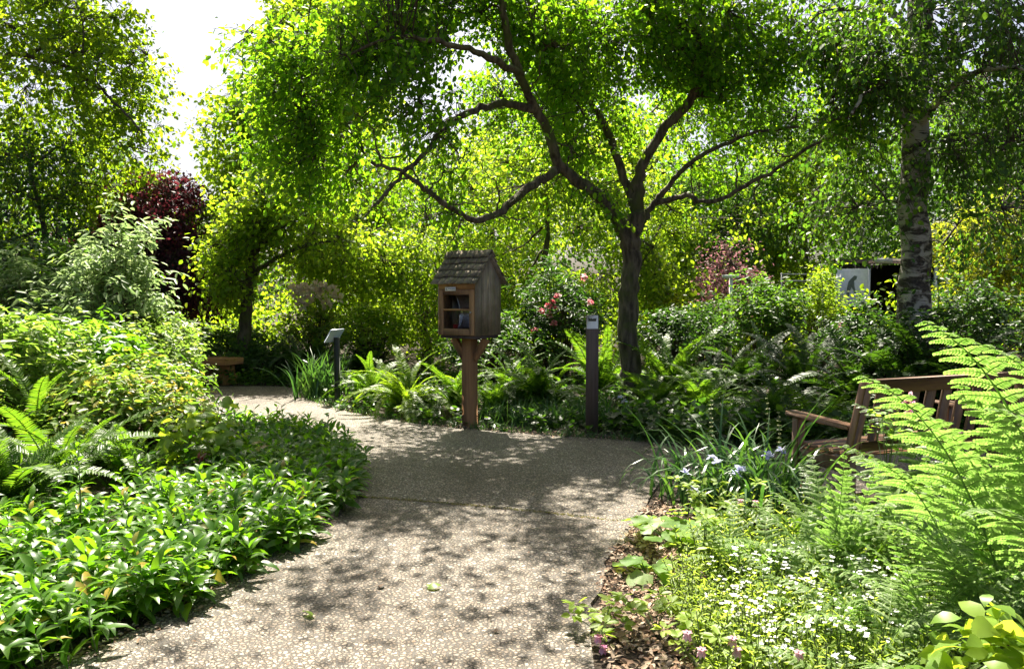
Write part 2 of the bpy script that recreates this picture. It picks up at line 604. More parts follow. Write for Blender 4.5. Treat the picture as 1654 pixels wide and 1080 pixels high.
    def leaves(self, Pn, D, N, L, Wd, tmpl='oval', mi=0):
        T, faces = TM[tmpl]
        n = len(Pn)
        if n == 0:
            return self
        D = unit(D)
        Sd = unit(np.cross(D, N))
        N2 = np.cross(Sd, D)
        L = np.broadcast_to(L, (n,))[:, None, None]
        Wd = np.broadcast_to(Wd, (n,))[:, None, None]
        V = Pn[:, None] + L * T[None, :, 0:1] * D[:, None] + Wd * T[None, :, 1:2] * Sd[:, None] + L * T[None, :, 2:3] * N2[:, None]
        k = len(T)
        by = {}
        for f in faces:
            by.setdefault(len(f), []).append(f)
        base = np.arange(n)[:, None, None] * k
        Vf = V.reshape(-1, 3)
        off = self.n
        self.V.append(Vf)
        self.n += len(Vf)
        for q in by:
            self.F.append(((np.array(by[q])[None] + base).reshape(-1, q) + off, mi))
        return self

    def build(self, name, mats, parent=None, loc=None, smooth=False):
        me = bpy.data.meshes.new(name)
        V = np.concatenate(self.V) if self.V else np.zeros((0, 3))
        me.vertices.add(len(V))
        me.vertices.foreach_set('co', V.astype(np.float32).ravel())
        nl = sum(f.size for f, _ in self.F)
        npoly = sum(len(f) for f, _ in self.F)
        me.loops.add(nl)
        me.polygons.add(npoly)
        li = np.concatenate([f.ravel() for f, _ in self.F]).astype(np.int32)
        ln = np.concatenate([np.full(len(f), f.shape[1]) for f, _ in self.F])
        st = np.concatenate([[0], np.cumsum(ln)[:-1]]).astype(np.int32)
        me.loops.foreach_set('vertex_index', li)
        me.polygons.foreach_set('loop_start', st)
        mi = np.concatenate([np.full(len(f), m) for f, m in self.F]).astype(np.int32)
        if not isinstance(mats, (list, tuple)):
            mats = [mats]
        for m in mats:
            me.materials.append(m)
        me.polygons.foreach_set('material_index', mi)
        if smooth:
            me.polygons.foreach_set('use_smooth', np.ones(npoly, dtype=bool))
        me.update(calc_edges=True)
        me.validate()
        o = bpy.data.objects.new(name, me)
        C.objects.link(o)
        if parent is not None:
            o.parent = parent
        if loc is not None:
            o.location = loc
        return o


def lance():
    T = [(0, 0, 0)]
    for t, w, z in ((.25, .40, .05), (.5, .5, .06), (.78, .30, -.01)):
        T += [(t, -w, z + .03), (t, 0, z), (t, w, z + .03)]
    T.append((1, 0, -.16))
    F = [(0, 2, 1), (0, 3, 2), (7, 8, 10), (8, 9, 10)]
    for a in (1, 4):
        F += [(a, a + 1, a + 4, a + 3), (a + 1, a + 2, a + 5, a + 4)]
    return np.array(T), F


def scallop(n=14):
    T = [(.12, 0, 0)]
    for i in range(n + 1):
        a = -PI * .92 + 2 * PI * .92 * i / n
        r = .5 * (1 + .07 * math.cos(a * 5) + .05 * (i % 2))
        T.append((.5 - .5 * 0 + r * math.cos(a) * 1.0, r * math.sin(a), .05 * (i % 2) - .04 + .03 * math.cos(3 * a)))
    T = np.array(T)
    return T, [(0, i, i + 1) for i in range(1, n + 1)]


def heart():
    T = [(0, 0, 0), (-.14, -.28, .03), (.12, -.52, .05), (.5, -.42, .02), (1, 0, -.10), (.5, .42, .02), (.12, .52, .05), (-.14, .28, .03), (.5, 0, -.03)]
    return np.array(T), [(0, 8, 3, 2), (0, 2, 1), (8, 4, 3), (0, 6, 5, 8), (0, 7, 6), (8, 5, 4)]


TM = {
    'oval': (np.array([(0, 0, 0), (.28, -.42, .05), (.66, -.40, .03), (1, 0, -.08), (.66, .40, .03), (.28, .42, .05)]), [(0, 3, 2, 1), (0, 5, 4, 3)]),
    'long': (np.array([(0, 0, 0), (.2, -.5, .02), (.7, -.34, 0), (1, 0, -.06), (.7, .34, 0), (.2, .5, .02)]), [(0, 3, 2, 1), (0, 5, 4, 3)]),
    'diamond': (np.array([(0, 0, 0), (.45, -.5, .05), (1, 0, -.05), (.45, .5, .05)]), [(0, 2, 1), (0, 3, 2)]),
    'lance': lance(),
    'scallop': scallop(),
    'heart': heart(),
}


def spline(pts, sub=5):
    p = np.asarray(pts, float)
    if len(p) < 3:
        t = np.linspace(0, 1, sub + 1)[:, None]
        return p[0] * (1 - t) + p[-1] * t
    q = np.vstack([2 * p[0] - p[1], p, 2 * p[-1] - p[-2]])
    out = []
    for i in range(1, len(q) - 2):
        for t in np.linspace(0, 1, sub, endpoint=False):
            a, b, c, d = q[i - 1], q[i], q[i + 1], q[i + 2]
            out.append(.5 * ((2 * b) + (-a + c) * t + (2 * a - 5 * b + 4 * c - d) * t * t + (-a + 3 * b - 3 * c + d) * t ** 3))
    out.append(p[-1])
    return np.array(out)


def tag(o, label=None, cat=None, group=None, kind=None):
    if label:
        o['label'] = label
    if cat:
        o['category'] = cat
    if group:
        o['group'] = group
    if kind:
        o['kind'] = kind
    return o


def thing(name, label, cat, loc=(0, 0, 0), rotz=0, group=None):
    o = bpy.data.objects.new(name, None)
    o.empty_display_size = .2
    C.objects.link(o)
    o.location = loc
    o.rotation_euler = (0, 0, rotz)
    return tag(o, label, cat, group)


def dup(root, loc, rotz=0, scale=1.0, label=None):
    r = root.copy()
    C.objects.link(r)
    r.location = loc
    r.rotation_euler = (0, 0, rotz)
    r.scale = (scale,) * 3 if not isinstance(scale, tuple) else scale
    if label:
        r['label'] = label
    for ch in list(root.children):
        c = ch.copy()
        C.objects.link(c)
        c.parent = r
        for g in ch.children:
            d = g.copy()
            C.objects.link(d)
            d.parent = c
    return r


def vnoise(p, scale, seed):
    g = rng(seed)
    K = g.normal(0, 1, (8, 3)) * scale
    ph = g.uniform(0, 2 * PI, 8)
    return np.sin(p @ K.T + ph).mean(1) * 1.6


def inpoly(xy, poly):
    x, y = xy[:, 0], xy[:, 1]
    r = np.zeros(len(x), bool)
    n = len(poly)
    for i in range(n):
        x0, y0 = poly[i][:2]
        x1, y1 = poly[(i + 1) % n][:2]
        c = ((y0 > y) != (y1 > y)) & (x < (x1 - x0) * (y - y0) / (y1 - y0 + 1e-12) + x0)
        r ^= c
    return r


# ------------------------------------------------------------------ setting: ground, path
left_edge = [G(*p)[:2] for p in ((100, 1080), (250, 1008), (390, 930), (485, 872), (540, 825), (566, 780), (556, 745), (515, 722),
                                 (440, 708), (365, 690), (315, 664), (190, 650), (40, 646))]
far_edge = [G(*p)[:2] for p in ((40, 630), (250, 627), (470, 626), (484, 641), (522, 655), (590, 672), (700, 690), (860, 704), (1000, 713), (1100, 722),
                                (1230, 727), (1380, 727), (1600, 722))]
near_edge = [(4.6, 6.5), (3.4, 6.05), (2.0, 5.45), (1.55, 5.9), (1.34, 6.35), (1.22, 6.1)] + [tuple(G(*p)[:2]) for p in ((1052, 800), (1030, 850), (988, 900), (966, 960), (962, 1080))]
path_poly = [(-2.7, -5.), (-2.7, 1.0)] + [tuple(p) for p in left_edge] + [tuple(p) for p in far_edge] + near_edge + [(.25, 1.0), (.25, -5.)]


def smooth_poly(poly, sub=4, jit=.012, seed=3):
    p = np.array([(a, b, 0) for a, b in poly])
    q = np.vstack([p, p[:1]])
    s = spline(q, sub)[:-1]
    s[:, :2] += rng(seed).normal(0, jit, (len(s), 2))
    return [tuple(v[:2]) for v in s]


path_s = smooth_poly(path_poly)

gm = MB()
gm.add([(-150, -60, 0), (150, -60, 0), (150, 200, 0), (-150, 200, 0)], [(0, 1, 2, 3)])
tag(gm.build('ground', M['soil']), kind='structure')


def sheet(name, poly, z, m, thick=.05):
    import bmesh
    bm = bmesh.new()
    vs = [bm.verts.new((x, y, z)) for x, y in poly]
    f = bm.faces.new(vs)
    if f.normal.z < 0:
        f.normal_flip()
    r = bmesh.ops.extrude_face_region(bm, geom=[f])
    for v in r['geom']:
        if isinstance(v, bmesh.types.BMVert):
            v.co.z -= thick
    bmesh.ops.recalc_face_normals(bm, faces=bm.faces[:])
    bmesh.ops.triangulate(bm, faces=[q for q in bm.faces if len(q.verts) > 4])
    me = bpy.data.meshes.new(name)
    bm.to_mesh(me)
    bm.free()
    me.materials.append(m)
    o = bpy.data.objects.new(name, me)
    C.objects.link(o)
    return tag(o, kind='structure')


sheet('path', path_s, .02, M['path'])


def scatter(poly, n, seed, avoid=True, grow=0.0):
    g = rng(seed)
    a = np.array([p[:2] for p in poly])
    lo, hi = a.min(0), a.max(0)
    out = np.zeros((0, 2))
    while len(out) < n:
        q = g.uniform(lo, hi, (n * 2, 2))
        k = inpoly(q, poly)
        if avoid:
            k &= ~inpoly(q, path_s)
        out = np.vstack([out, q[k]])
        if len(out) == 0 and n > 0 and not k.any():
            break
    return out[:n]


# ------------------------------------------------------------------ trees
UPV = np.array([0, 0, 1.])


def sample_blobs(blobs, n, g, fill=2.2, gap=-.25, gscale=1.6, seed=0):
    b = np.array(blobs, float)
    w = b[:, 3] * b[:, 4] * b[:, 5]
    out = np.zeros((0, 3))
    tries = 0
    while len(out) < n and tries < 40:
        tries += 1
        i = g.choice(len(b), n * 2, p=w / w.sum())
        d = unit(g.normal(0, 1, (n * 2, 3)))
        r = g.uniform(0, 1, (n * 2, 1)) ** (1 / fill)
        q = b[i, :3] + d * r * b[i, 3:6]
        k = vnoise(q, gscale, seed) > gap
        out = np.vstack([out, q[k]])
    return out[:n], b


def crown_leaves(mb, cl, dirs, g, m, L, Wd, droop=.5, spread=.3, twig=.4, tmpl='oval', upn=1.0):
    n = len(cl)
    s = g.uniform(0, 1, (n, m, 1))
    jit = g.normal(0, 1, (n, m, 3)) * spread * .27 * np.array([1, 1, .55])
    Pn = cl[:, None] + dirs[:, None] * s * twig + jit
    Pn[..., 2] -= (s[..., 0] ** 2) * twig * droop * .4
    D = unit(g.normal(0, 1, (n, m, 3)) * .75 + dirs[:, None] * .5 + np.array([0, 0, -droop]))
    N = unit(g.normal(0, 1, (n, m, 3)) * .65 + UPV * upn)
    sz = g.uniform(.5, 1.35, (n * m))
    mb.leaves(Pn.reshape(-1, 3), D.reshape(-1, 3), N.reshape(-1, 3), L * sz, Wd * sz, tmpl)


def make_tree(name, label, cat, base, limbs, blobs, ncl, L, Wd, leaf, bark='bark_dark', m=14, hubs=50, gap=-.25, gscale=1.6,
              fill=2.2, seed=1, droop=.5, spread=.3, twig=.4, group=None, tmpl='oval', side=10, extra=None, twig_r=.008, hub_r=.028):
    g = rng(seed)
    base = np.array([base[0], base[1], 0.])
    root = thing(name, label, cat, tuple(base), 0, group)
    tb = MB()
    nodes = []
    for k, (pts, r0, r1) in enumerate(limbs):
        s = spline(np.asarray(pts, float) - base, 6)
        s[1:-1] += g.normal(0, .012, (len(s) - 2, 3))
        t = np.linspace(0, 1, len(s))
        rad = r0 + (r1 - r0) * t ** .8
        if k == 0:
            rad = rad * (1 + .35 * np.exp(-t * 14))
        tb.tube(s, rad, side, wob=.06, seed=seed + k)
        nodes.append(s)
    nodes = np.vstack(nodes)
    tb.build('trunk', M[bark], root, smooth=True)
    cl, b = sample_blobs(blobs, ncl, g, fill, gap, gscale, seed)
    cl = cl - base
    n0 = len(cl)
    if extra is not None:
        cl = np.vstack([cl, extra - base])
    cen = (b[:, :3] * (b[:, 3:4] ** 3)).sum(0) / (b[:, 3] ** 3).sum() - base
    dirs = unit(unit(cl - cen) * .8 + g.normal(0, .6, cl.shape) + np.array([0, 0, -.25]))
    br = MB()
    hub = cl[g.choice(n0, min(hubs, n0), replace=False)]
    order = np.argsort([np.min(np.linalg.norm(nodes - h, axis=1)) for h in hub])
    low = nodes[:, 2].min() + .8
    allow = nodes[nodes[:, 2] > low] if (nodes[:, 2] > low).any() else nodes
    for h in hub[order]:
        d = np.linalg.norm(allow - h, axis=1) + np.maximum(0, allow[:, 2] - h[2]) * .3
        a = allow[np.argmin(d)]
        ln = np.linalg.norm(h - a)
        if ln < .15:
            continue
        mid1 = a * .67 + h * .33 + g.normal(0, .07 * ln, 3) + UPV * .10 * ln
        mid2 = a * .33 + h * .67 + g.normal(0, .07 * ln, 3) + UPV * .08 * ln
        s = spline([a, mid1, mid2, h], 4)
        r = min(hub_r, .008 + .010 * ln)
        br.tube(s, np.linspace(r, r * .3, len(s)), 5, cap=False)
        allow = np.vstack([allow, s[3:]])
    idx = np.array([np.argmin(np.linalg.norm(allow - c, axis=1)) for c in cl])
    A = allow[idx]
    far = np.linalg.norm(A - cl, axis=1) < 1.6
    mid = (A + cl) / 2 + g.normal(0, .05, cl.shape) + UPV * .04
    br.twigs(A[far], mid[far], cl[far], twig_r, twig_r * .5)
    br.twigs(cl, cl + dirs * twig * .5, cl + dirs * twig - UPV * twig * droop * .3, twig_r * .6, twig_r * .25)
    br.build('branches', M['bark_twig'], root)
    cb = MB()
    crown_leaves(cb, cl, dirs, g, m, L, Wd, droop, spread, twig, tmpl)
    cb.build('crown', M[leaf], root)
    return root


def pp(*a):
    return [P(*q) for q in a]


# the main tree beyond the path: limbs read off the photograph, each at its own distance
mb_ = G(1017, 655)
trunk_pts = [mb_, P(1019, 585, 10.3), P(1014, 500, 10.3), P(1020, 430, 10.3), P(1020, 385, 10.3), P(1028, 345, 10.3)]
main_limbs = [
    (trunk_pts, .138, .118),
    (pp((1016, 405, 10.3), (996, 352, 10.2), (955, 308, 10.0), (908, 272, 9.8), (886, 215, 9.6), (862, 170, 9.4), (835, 110, 9.1), (815, 35, 8.9), (800, -60, 8.7), (770, -200, 8.6)), .098, .03),
    (pp((1028, 345, 10.3), (1008, 288, 10.4), (983, 215, 10.5), (958, 168, 10.6), (940, 120, 10.7), (948, 40, 10.8), (960, -70, 10.9)), .072, .024),
    (pp((1028, 345, 10.3), (1036, 272, 10.2), (1070, 212, 10.1), (1112, 165, 10.0), (1136, 110, 9.8), (1128, 35, 9.6), (1150, -90, 9.4)), .088, .03),
    (pp((1030, 372, 10.3), (1058, 330, 10.3), (1082, 300, 10.2), (1108, 268, 10.0), (1160, 238, 9.8), (1225, 214, 9.5), (1290, 205, 9.2)), .050, .016),
    (pp((1060, 328, 10.3), (1108, 316, 10.1), (1152, 326, 9.9), (1228, 288, 9.6), (1320, 232, 9.3), (1410, 190, 9.0)), .042, .016),
    (pp((905, 272, 9.8), (862, 297, 9.5), (818, 335, 9.2), (772, 355, 9.0), (730, 338, 8.8), (690, 308, 8.6), (655, 282, 8.4), (600, 262, 8.2)), .060, .018),
    (pp((868, 178, 9.45), (815, 166, 9.2), (758, 182, 9.0), (722, 205, 8.8), (688, 242, 8.6), (650, 282, 8.4), (610, 330, 8.3)), .056, .016),
    (pp((842, 120, 9.15), (790, 95, 8.6), (720, 70, 8.2), (640, 60, 7.9), (560, 90, 7.8)), .05, .012),
    (pp((958, 168, 10.6), (910, 130, 11.3), (850, 90, 12.0), (780, 60, 12.4)), .045, .012),
    (pp((1112, 165, 10.0), (1180, 120, 10.3), (1270, 70, 10.6), (1360, 40, 10.8)), .05, .012),
]
g = rng(15)
for k in range(26):
    li = main_limbs[[6, 7, 1, 6, 5][k % 5]][0]
    s = spline(li, 8)
    a = s[int(len(s) * g.uniform(.3, .95))]
    q = [a]
    dv = unit(np.array([g.normal(0, 1), g.normal(0, .8), g.choice([-1, 1, .3])]))
    for j in range(4):
        dv = unit(dv + g.normal(0, .45, 3))
        q.append(q[-1] + dv * g.uniform(.12, .26))
    main_limbs.append((q, .014, .003))
mblobs = []
for (px, py, d, rx, ry, rz) in (
        (590, 110, 8.4, .9, .9, .8), (540, 235, 8.7, .75, .7, .6), (700, 50, 8.8, 1.0, .9, .7), (830, 50, 9.6, 1.3, 1.5, .7), (960, 60, 10.0, 1.3, 1.5, .75), (890, 130, 9.8, .8, .8, .5),
        (1100, 60, 10.0, 1.1, 1.2, .7), (1220, 90, 9.8, 1.0, 1.1, .7), (1340, 110, 9.3, .9, 1.0, .7), (1290, 215, 9.8, .85, 1.1, .5),
        (700, 180, 8.8, .6, .5, .4), (610, 290, 8.5, .65, .8, .42), (480, 120, 8.8, .6, 1.0, .7),
        (900, -60, 10.0, 1.6, 1.3, .5), (800, -40, 9.2, 1.2, 1.0, .45), (1120, -90, 10.2, 1.0, 1.0, .4), (690, -80, 9.0, .9, .9, .4),
        (1000, -60, 8.4, 1.5, .9, .5), (520, 280, 9.0, .6, .7, .4), (455, 240, 9.2, .4, .5, .35),
        (1170, 250, 10.8, .9, .9, .4), (1250, 150, 12.0, .9, .6, .5), (1120, 130, 12.6, 1.2, 1.0, .7), (1090, 160, 11.6, 1.1, 1.0, .6), (880, 150, 11.8, 1.3, 1.0, .6), (730, 330, 9.2, .55, .6, .25), (770, 250, 9.0, .55, .5, .35), (930, 225, 10.7, .55, .5, .4), (1180, 310, 10.4, .75, .6, .25), (830, 330, 10.2, .5, .5, .25), (1040, 190, 10.8, .5, .5, .4), (650, 360, 8.8, .5, .5, .22)):
    c = P(px, py, d)
    mblobs.append((*c, rx, ry, rz))
g = rng(16)
q = g.uniform((-2.0, 5.0, 4.8), (.2, 8.6, 5.5), (640, 3)) + np.array([0, 0, .12]) * g.normal(0, 1, (640, 1))
q[:, 2] += (q[:, 1] - 5.0) * .12
over = q[vnoise(q, 3.4, 5) > .12][:230]  # unseen leaf clusters above the frame, added to dapple the foreground path
q = g.uniform((-2.2, 8.3, 4.5), (1.7, 10.8, 6.3), (700, 3))
over = np.vstack([over, q[vnoise(q, 2.6, 6) > .05][:210]])  # more upper crown, partly out of view, added to shade the path
q = np.array([P(*v) for v in zip(g.uniform(620, 1010, 500), g.uniform(175, 345, 500), g.uniform(8.9, 11.2, 500))])
over = np.vstack([over, q[vnoise(q, 3.0, 7) > .1][:150]])
main_tree = make_tree('shade_tree', 'large spreading tree with a low forked leaning trunk behind the brown marker post', 'tree', mb_, main_limbs, mblobs,
                      3400, .070, .050, 'leaf_main', 'bark_main', m=19, hubs=170, gap=.03, gscale=2.3, seed=11, droop=.55, spread=.30, twig=.38, side=14, hub_r=.021, extra=over)
# scar of a cut branch on the trunk
sb = MB()
cc = P(1031, 374, 10.16) - mb_
ring = [cc + np.array([.035 * math.cos(a), 0, .042 * math.sin(a)]) for a in np.linspace(0, 2 * PI, 13)]
sb.tube(ring, .010, 6, cap=False)
sb.box(cc + np.array([0, .012, 0]), (.055, .02, .06), bevel=.012)
sb.build('pruning_scar', M['bark_main'], main_tree, smooth=True)

# silver birch on the right
bx = X(1478, 9.6)
b0 = np.array([bx, 9.6, 0])
birch_limbs = [([b0, b0 + (0.0, 0, 1.2), P(1478, 400, 9.6), P(1476, 200, 9.6), P(1484, 20, 9.6), P(1486, -200, 9.6), P(1480, -420, 9.6)], .21, .12)]
for (px, py, d, ex, ey, ed) in ((1480, 90, 9.6, 1330, 20, 9.0), (1484, 140, 9.6, 1640, 60, 9.0), (1478, 210, 9.6, 1640, 110, 8.0), (1482, 60, 9.6, 1300, -40, 10.5),
                                (1480, 180, 9.6, 1560, 130, 11.4), (1482, 0, 9.6, 1700, -60, 9.8), (1478, 230, 9.6, 1400, 150, 8.4)):
    a, e = P(px, py, d), P(ex, ey, ed)
    mdl = (a + e) / 2 + np.array([0, 0, .25])
    birch_limbs.append(([a, mdl, e, e + (e - mdl) * .5 + np.array([0, 0, -.25])], .05, .012))
bblobs = []
for (px, py, d, rx, ry, rz) in ((1600, 60, 8.8, .9, 1.0, .6), (1640, 200, 8.9, .8, .9, .55), (1570, 180, 10.8, .9, .9, .8), (1400, 80, 8.6, .8, .8, .7), (1390, 230, 10.2, .6, .8, .65),
                                (1540, 250, 8.9, .55, .5, .35), (1440, 130, 8.4, .4, .5, .6), (1660, 320, 9.8, .6, .8, .4), (1540, 20, 8.2, .5, .7, .5),
                                (1480, -150, 9.6, 2.4, 2.0, 1.0), (1425, 330, 9.1, .22, .3, .4), (1545, 350, 9.2, .25, .3, .45), (1630, 370, 9.4, .45, .5, .45), (1350, 350, 9.8, .4, .4, .35), (1395, 290, 9.0, .35, .4, .4), (1340, 190, 13.2, 1.1, .9, .6), (1450, 160, 13.4, 1.1, .9, .7), (1560, 130, 12.8, 1.2, 1.0, .7), (1240, 170, 13.4, 1.0, .9, .6), (1350, 310, 10.8, .5, .6, .4), (1580, 330, 11.0, .6, .6, .4)):
    bblobs.append((*P(px, py, d), rx, ry, rz))
make_tree('birch_tree', 'tall birch with white bark split by black patches, behind the armrest bench', 'tree', b0, birch_limbs, bblobs, 2050, .064, .050, 'leaf_mid', 'bark_birch',
          m=18, hubs=70, gap=-.2, gscale=1.8, seed=23, droop=.9, spread=.26, twig=.5, side=20)

# big tree at the left edge (trunk just outside the frame)
t0 = np.array([X(-60, 14.3), 14.3, 0])
l_limbs = [([t0, t0 + (0.1, 0, 2.0), t0 + (0.0, -.1, 4.0), t0 + (.3, 0, 6.8)], .22, .10),
           (pp((-60, 190, 14.30), (0, 95, 14.04), (70, 96, 13.78), (110, 108, 13.65), (150, 135, 13.52), (190, 170, 13.39), (230, 215, 13.26)), .07, .014),
           (pp((40, 94, 13.91), (75, 68, 13.78), (100, 30, 13.65), (120, -30, 13.52)), .045, .014),
           (pp((-40, 40, 14.30), (60, -40, 13.65), (160, -60, 13.26)), .06, .014),
           (pp((-60, 260, 14.30), (20, 250, 14.30), (110, 260, 14.56), (180, 280, 14.56)), .05, .012)]
l_blobs = [(*P(px, py, d), rx * 1.28, ry * 1.1, rz * 1.25) for (px, py, d, rx, ry, rz) in (
    (30, 40, 13.78, 1.1, 1.2, .8), (132, 70, 13.52, .9, 1.1, .7), (60, 190, 14.56, 1.2, 1.2, .8), (190, 190, 13.78, .65, .9, .7), (120, 310, 14.82, 1.1, 1.0, .55),
    (20, 330, 14.30, 1.0, 1.0, .6), (225, 120, 13.65, .45, .6, .4), (90, -60, 14.04, 1.5, 1.4, .7), (50, 430, 14.4, .95, .9, .5), (85, 400, 14.4, .8, .8, .5), (215, 280, 15.08, .45, .6, .4), (-120, 120, 14.04, 1.2, 1.5, 1.4))]
make_tree('leafy_tree', 'big leafy tree at the left edge with arching dark branches against the white sky', 'tree', t0, l_limbs, l_blobs, 1550, .10, .068, 'leaf_left', 'bark_dark',
          m=19, hubs=80, gap=-.16, gscale=1.7, seed=31, droop=.5, spread=.32, twig=.42)

# tree behind the low timber bench
t1 = np.array([X(398, 16.97), 16.97, 0])
m_limbs = [([t1, P(396, 520, 16.96), P(400, 460, 16.96), P(410, 400, 16.96), P(420, 330, 16.96), P(440, 230, 16.96), P(450, 100, 16.96)], .17, .06),
           (pp((404, 440, 16.96), (380, 400, 16.73), (350, 370, 16.38)), .06, .015),
           (pp((412, 390, 16.96), (470, 350, 16.61), (540, 330, 16.38)), .06, .015),
           (pp((430, 280, 16.96), (390, 200, 16.73), (370, 130, 16.38)), .05, .012),
           (pp((400, 250, 16.85), (340, 200, 16.61), (330, 220, 16.50)), .03, .010)]
m_blobs = [(*P(px, py, d), rx * 1.17, ry * .8, rz * 1.17) for (px, py, d, rx, ry, rz) in (
    (350, 390, 16.15, .75, .9, .8), (420, 350, 16.38, 1.0, 1.1, .8), (530, 380, 16.38, 1.1, 1.1, .7), (440, 220, 16.61, 1.15, 1.2, 1.2), (540, 200, 16.85, 1.2, 1.2, 1.2),
    (440, 90, 16.85, .9, 1.1, 1.1), (530, 60, 17.08, 1.2, 1.2, 1.0), (360, 250, 16.61, .5, .6, .5), (390, 160, 16.61, .55, .7, .6), (370, 470, 16.38, .7, .6, .35),
    (620, 420, 17.08, .9, .9, .6), (345, 160, 16.73, .25, .4, .25))]
make_tree('sunlit_tree', 'tall bright leafy tree rising beside the white sky gap, behind the spreading yellow-green tree', 'tree', t1, m_limbs, m_blobs, 1500, .115, .08, 'leaf_gold', 'bark_dark',
          m=17, hubs=80, gap=-.16, gscale=1.5, seed=37, droop=.5, spread=.4, twig=.5)

# low bright maple nearer the path
v0 = np.array([X(398, 13.9), 13.9, 0])
v_limbs = [([v0, P(395, 560, 13.9), P(397, 510, 13.9), P(402, 465, 13.9), P(408, 420, 13.8), P(425, 370, 13.7), P(440, 310, 13.6)], .15, .05),
           ([P(400, 478, 13.9), P(380, 440, 13.7), P(360, 405, 13.5), P(345, 380, 13.4)], .05, .015), ([P(404, 450, 13.9), P(440, 420, 13.7), P(500, 395, 13.5), P(570, 385, 13.4)], .055, .015),
           ([P(410, 410, 13.8), P(450, 370, 13.6), P(500, 345, 13.5)], .04, .012)]
v_blobs = [(*P(px, py, d), rx, ry, rz) for (px, py, d, rx, ry, rz) in (
    (372, 410, 13.3, .40, .5, .40), (412, 365, 13.3, .7, .6, .5), (490, 385, 13.2, .75, .6, .45), (580, 400, 13.2, .75, .6, .4), (450, 310, 13.5, .7, .6, .45), (540, 330, 13.5, .7, .6, .4), (380, 450, 13.4, .5, .5, .3), (635, 430, 13.3, .5, .5, .3))]
make_tree('spreading_tree', 'spreading yellow-green tree with a dark trunk just behind the low timber bench', 'tree', v0, v_limbs, v_blobs, 620, .085, .062, 'leaf_gold', 'bark_dark',
          m=16, hubs=50, gap=-.05, gscale=1.8, seed=38, droop=.5, spread=.4, twig=.45)

# purple-leaved tree
t2 = np.array([X(258, 15.5), 15.5, 0])
make_tree('purple_tree', 'dark purple leaved tree under the open sky, left of the spreading yellow-green tree', 'tree', t2,
          [([t2, t2 + (0, 0, 1.2), t2 + (.1, 0, 2.4), t2 + (.2, 0, 3.8)], .12, .05)],
          [(*P(262, 345, 15.5), .8, 1.0, .75), (*P(232, 400, 15.3), 1.0, 1.0, .8), (*P(275, 450, 15.4), 1.1, 1.0, .8), (*P(295, 310, 15.5), .4, .5, .4), (*P(210, 380, 15.3), .6, .6, .4)],
          1300, .085, .052, 'leaf_purple', m=16, hubs=30, gap=-.9, seed=41, spread=.45, twig=.4)


# background trees: a few kinds, each built once per shape
def bg_tree(name, label, px, d, h, w, leaf, ncl, L, seed, low=.18, group=None, m=19, gap=-.05, top=1.0):
    g = rng(seed)
    x = X(px, d)
    base = np.array([x, d, 0.])
    lim = [([base, base + (g.normal(0, .1), 0, h * .3), base + (g.normal(0, .2), g.normal(0, .2), h * .6), base + (g.normal(0, .3), 0, h * .92)], .03 + h * .018, .03)]
    bl = []
    for k in range(9):
        f = low + (1 - low) * (k + .5) / 9
        prof = math.sin(PI * min(1, .22 + .72 * (f - low) / (1 - low))) ** .6
        a = g.uniform(0, 2 * PI)
        rr = w * prof
        off = rr * .45
        bl.append((x + off * math.cos(a), d + off * math.sin(a), h * f, rr * .7, rr * .7, h * (1 - low) / 9 * 1.5))
        if k % 2 == 0:
            e = lim[0][0][1] * (1 - f) + lim[0][0][3] * f
            lim.append(([e, np.array([x + off * .6 * math.cos(a), d + off * .6 * math.sin(a), h * f + .2]), np.array([x + off * 1.3 * math.cos(a), d + off * 1.3 * math.sin(a), h * f])], .03, .01))
    return make_tree(name, label, 'tree', base, lim, bl, int(ncl * .8), L, L * .66, leaf, 'bark_dark', m=m, hubs=40, gap=gap, gscale=1.5, seed=seed, droop=.45, spread=.45, twig=.5, group=group, side=8)


bg_tree('lime_tree', 'bright lime-green maple glowing just behind the book box roof', 690, 15.5, 4.3, 1.9, 'leaf_lime', 1000, .085, 51, low=.22)
bg_tree('lime_tree', 'bright lime-green maple seen through the fork of the leaning trunk', 880, 16.5, 4.9, 2.2, 'leaf_lime', 1200, .085, 52, low=.28)
bg_tree('green_tree', 'mid-green tree rising behind the lime maples, left of the book box', 585, 19.0, 6.6, 2.2, 'leaf_left', 900, .10, 53, low=.15)
bg_tree('green_tree', 'tall pale green tree behind the two lime-green maples', 800, 21.0, 6.3, 2.6, 'leaf_gold', 1000, .11, 54, low=.2)
bg_tree('green_tree', 'sunlit green tree directly behind the leaning trunk', 1050, 18.5, 5.6, 2.3, 'leaf_gold', 1000, .10, 55, low=.2)
bg_tree('green_tree', 'mid-green tree above the small purple maple', 1190, 20.5, 6.4, 2.5, 'leaf_mid', 1000, .11, 56, low=.3)
bg_tree('green_tree', 'dense green tree standing left of the white kiosk', 1300, 21.5, 6.2, 2.2, 'leaf_left', 1000, .11, 57, low=.32)
bg_tree('green_tree', 'dense dark green tree behind the birch trunk', 1470, 24.5, 7.4, 2.8, 'leaf_mid', 1000, .12, 58, low=.12)
bg_tree('golden_tree', 'golden yellow leaved tree right of the birch trunk', 1590, 15.5, 3.2, 1.35, 'leaf_yellow', 700, .085, 59, low=.35)
bg_tree('green_tree', 'tall dark green tree above the golden yellow tree', 1660, 19.0, 6.8, 2.6, 'leaf_dark', 1100, .11, 60, low=.1)
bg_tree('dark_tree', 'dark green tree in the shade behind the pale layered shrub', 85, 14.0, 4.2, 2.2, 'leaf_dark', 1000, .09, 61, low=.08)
bg_tree('green_tree', 'green tree far behind the purple leaved tree, at its left', 170, 23.0, 5.2, 2.4, 'leaf_mid', 700, .12, 62, low=.1)
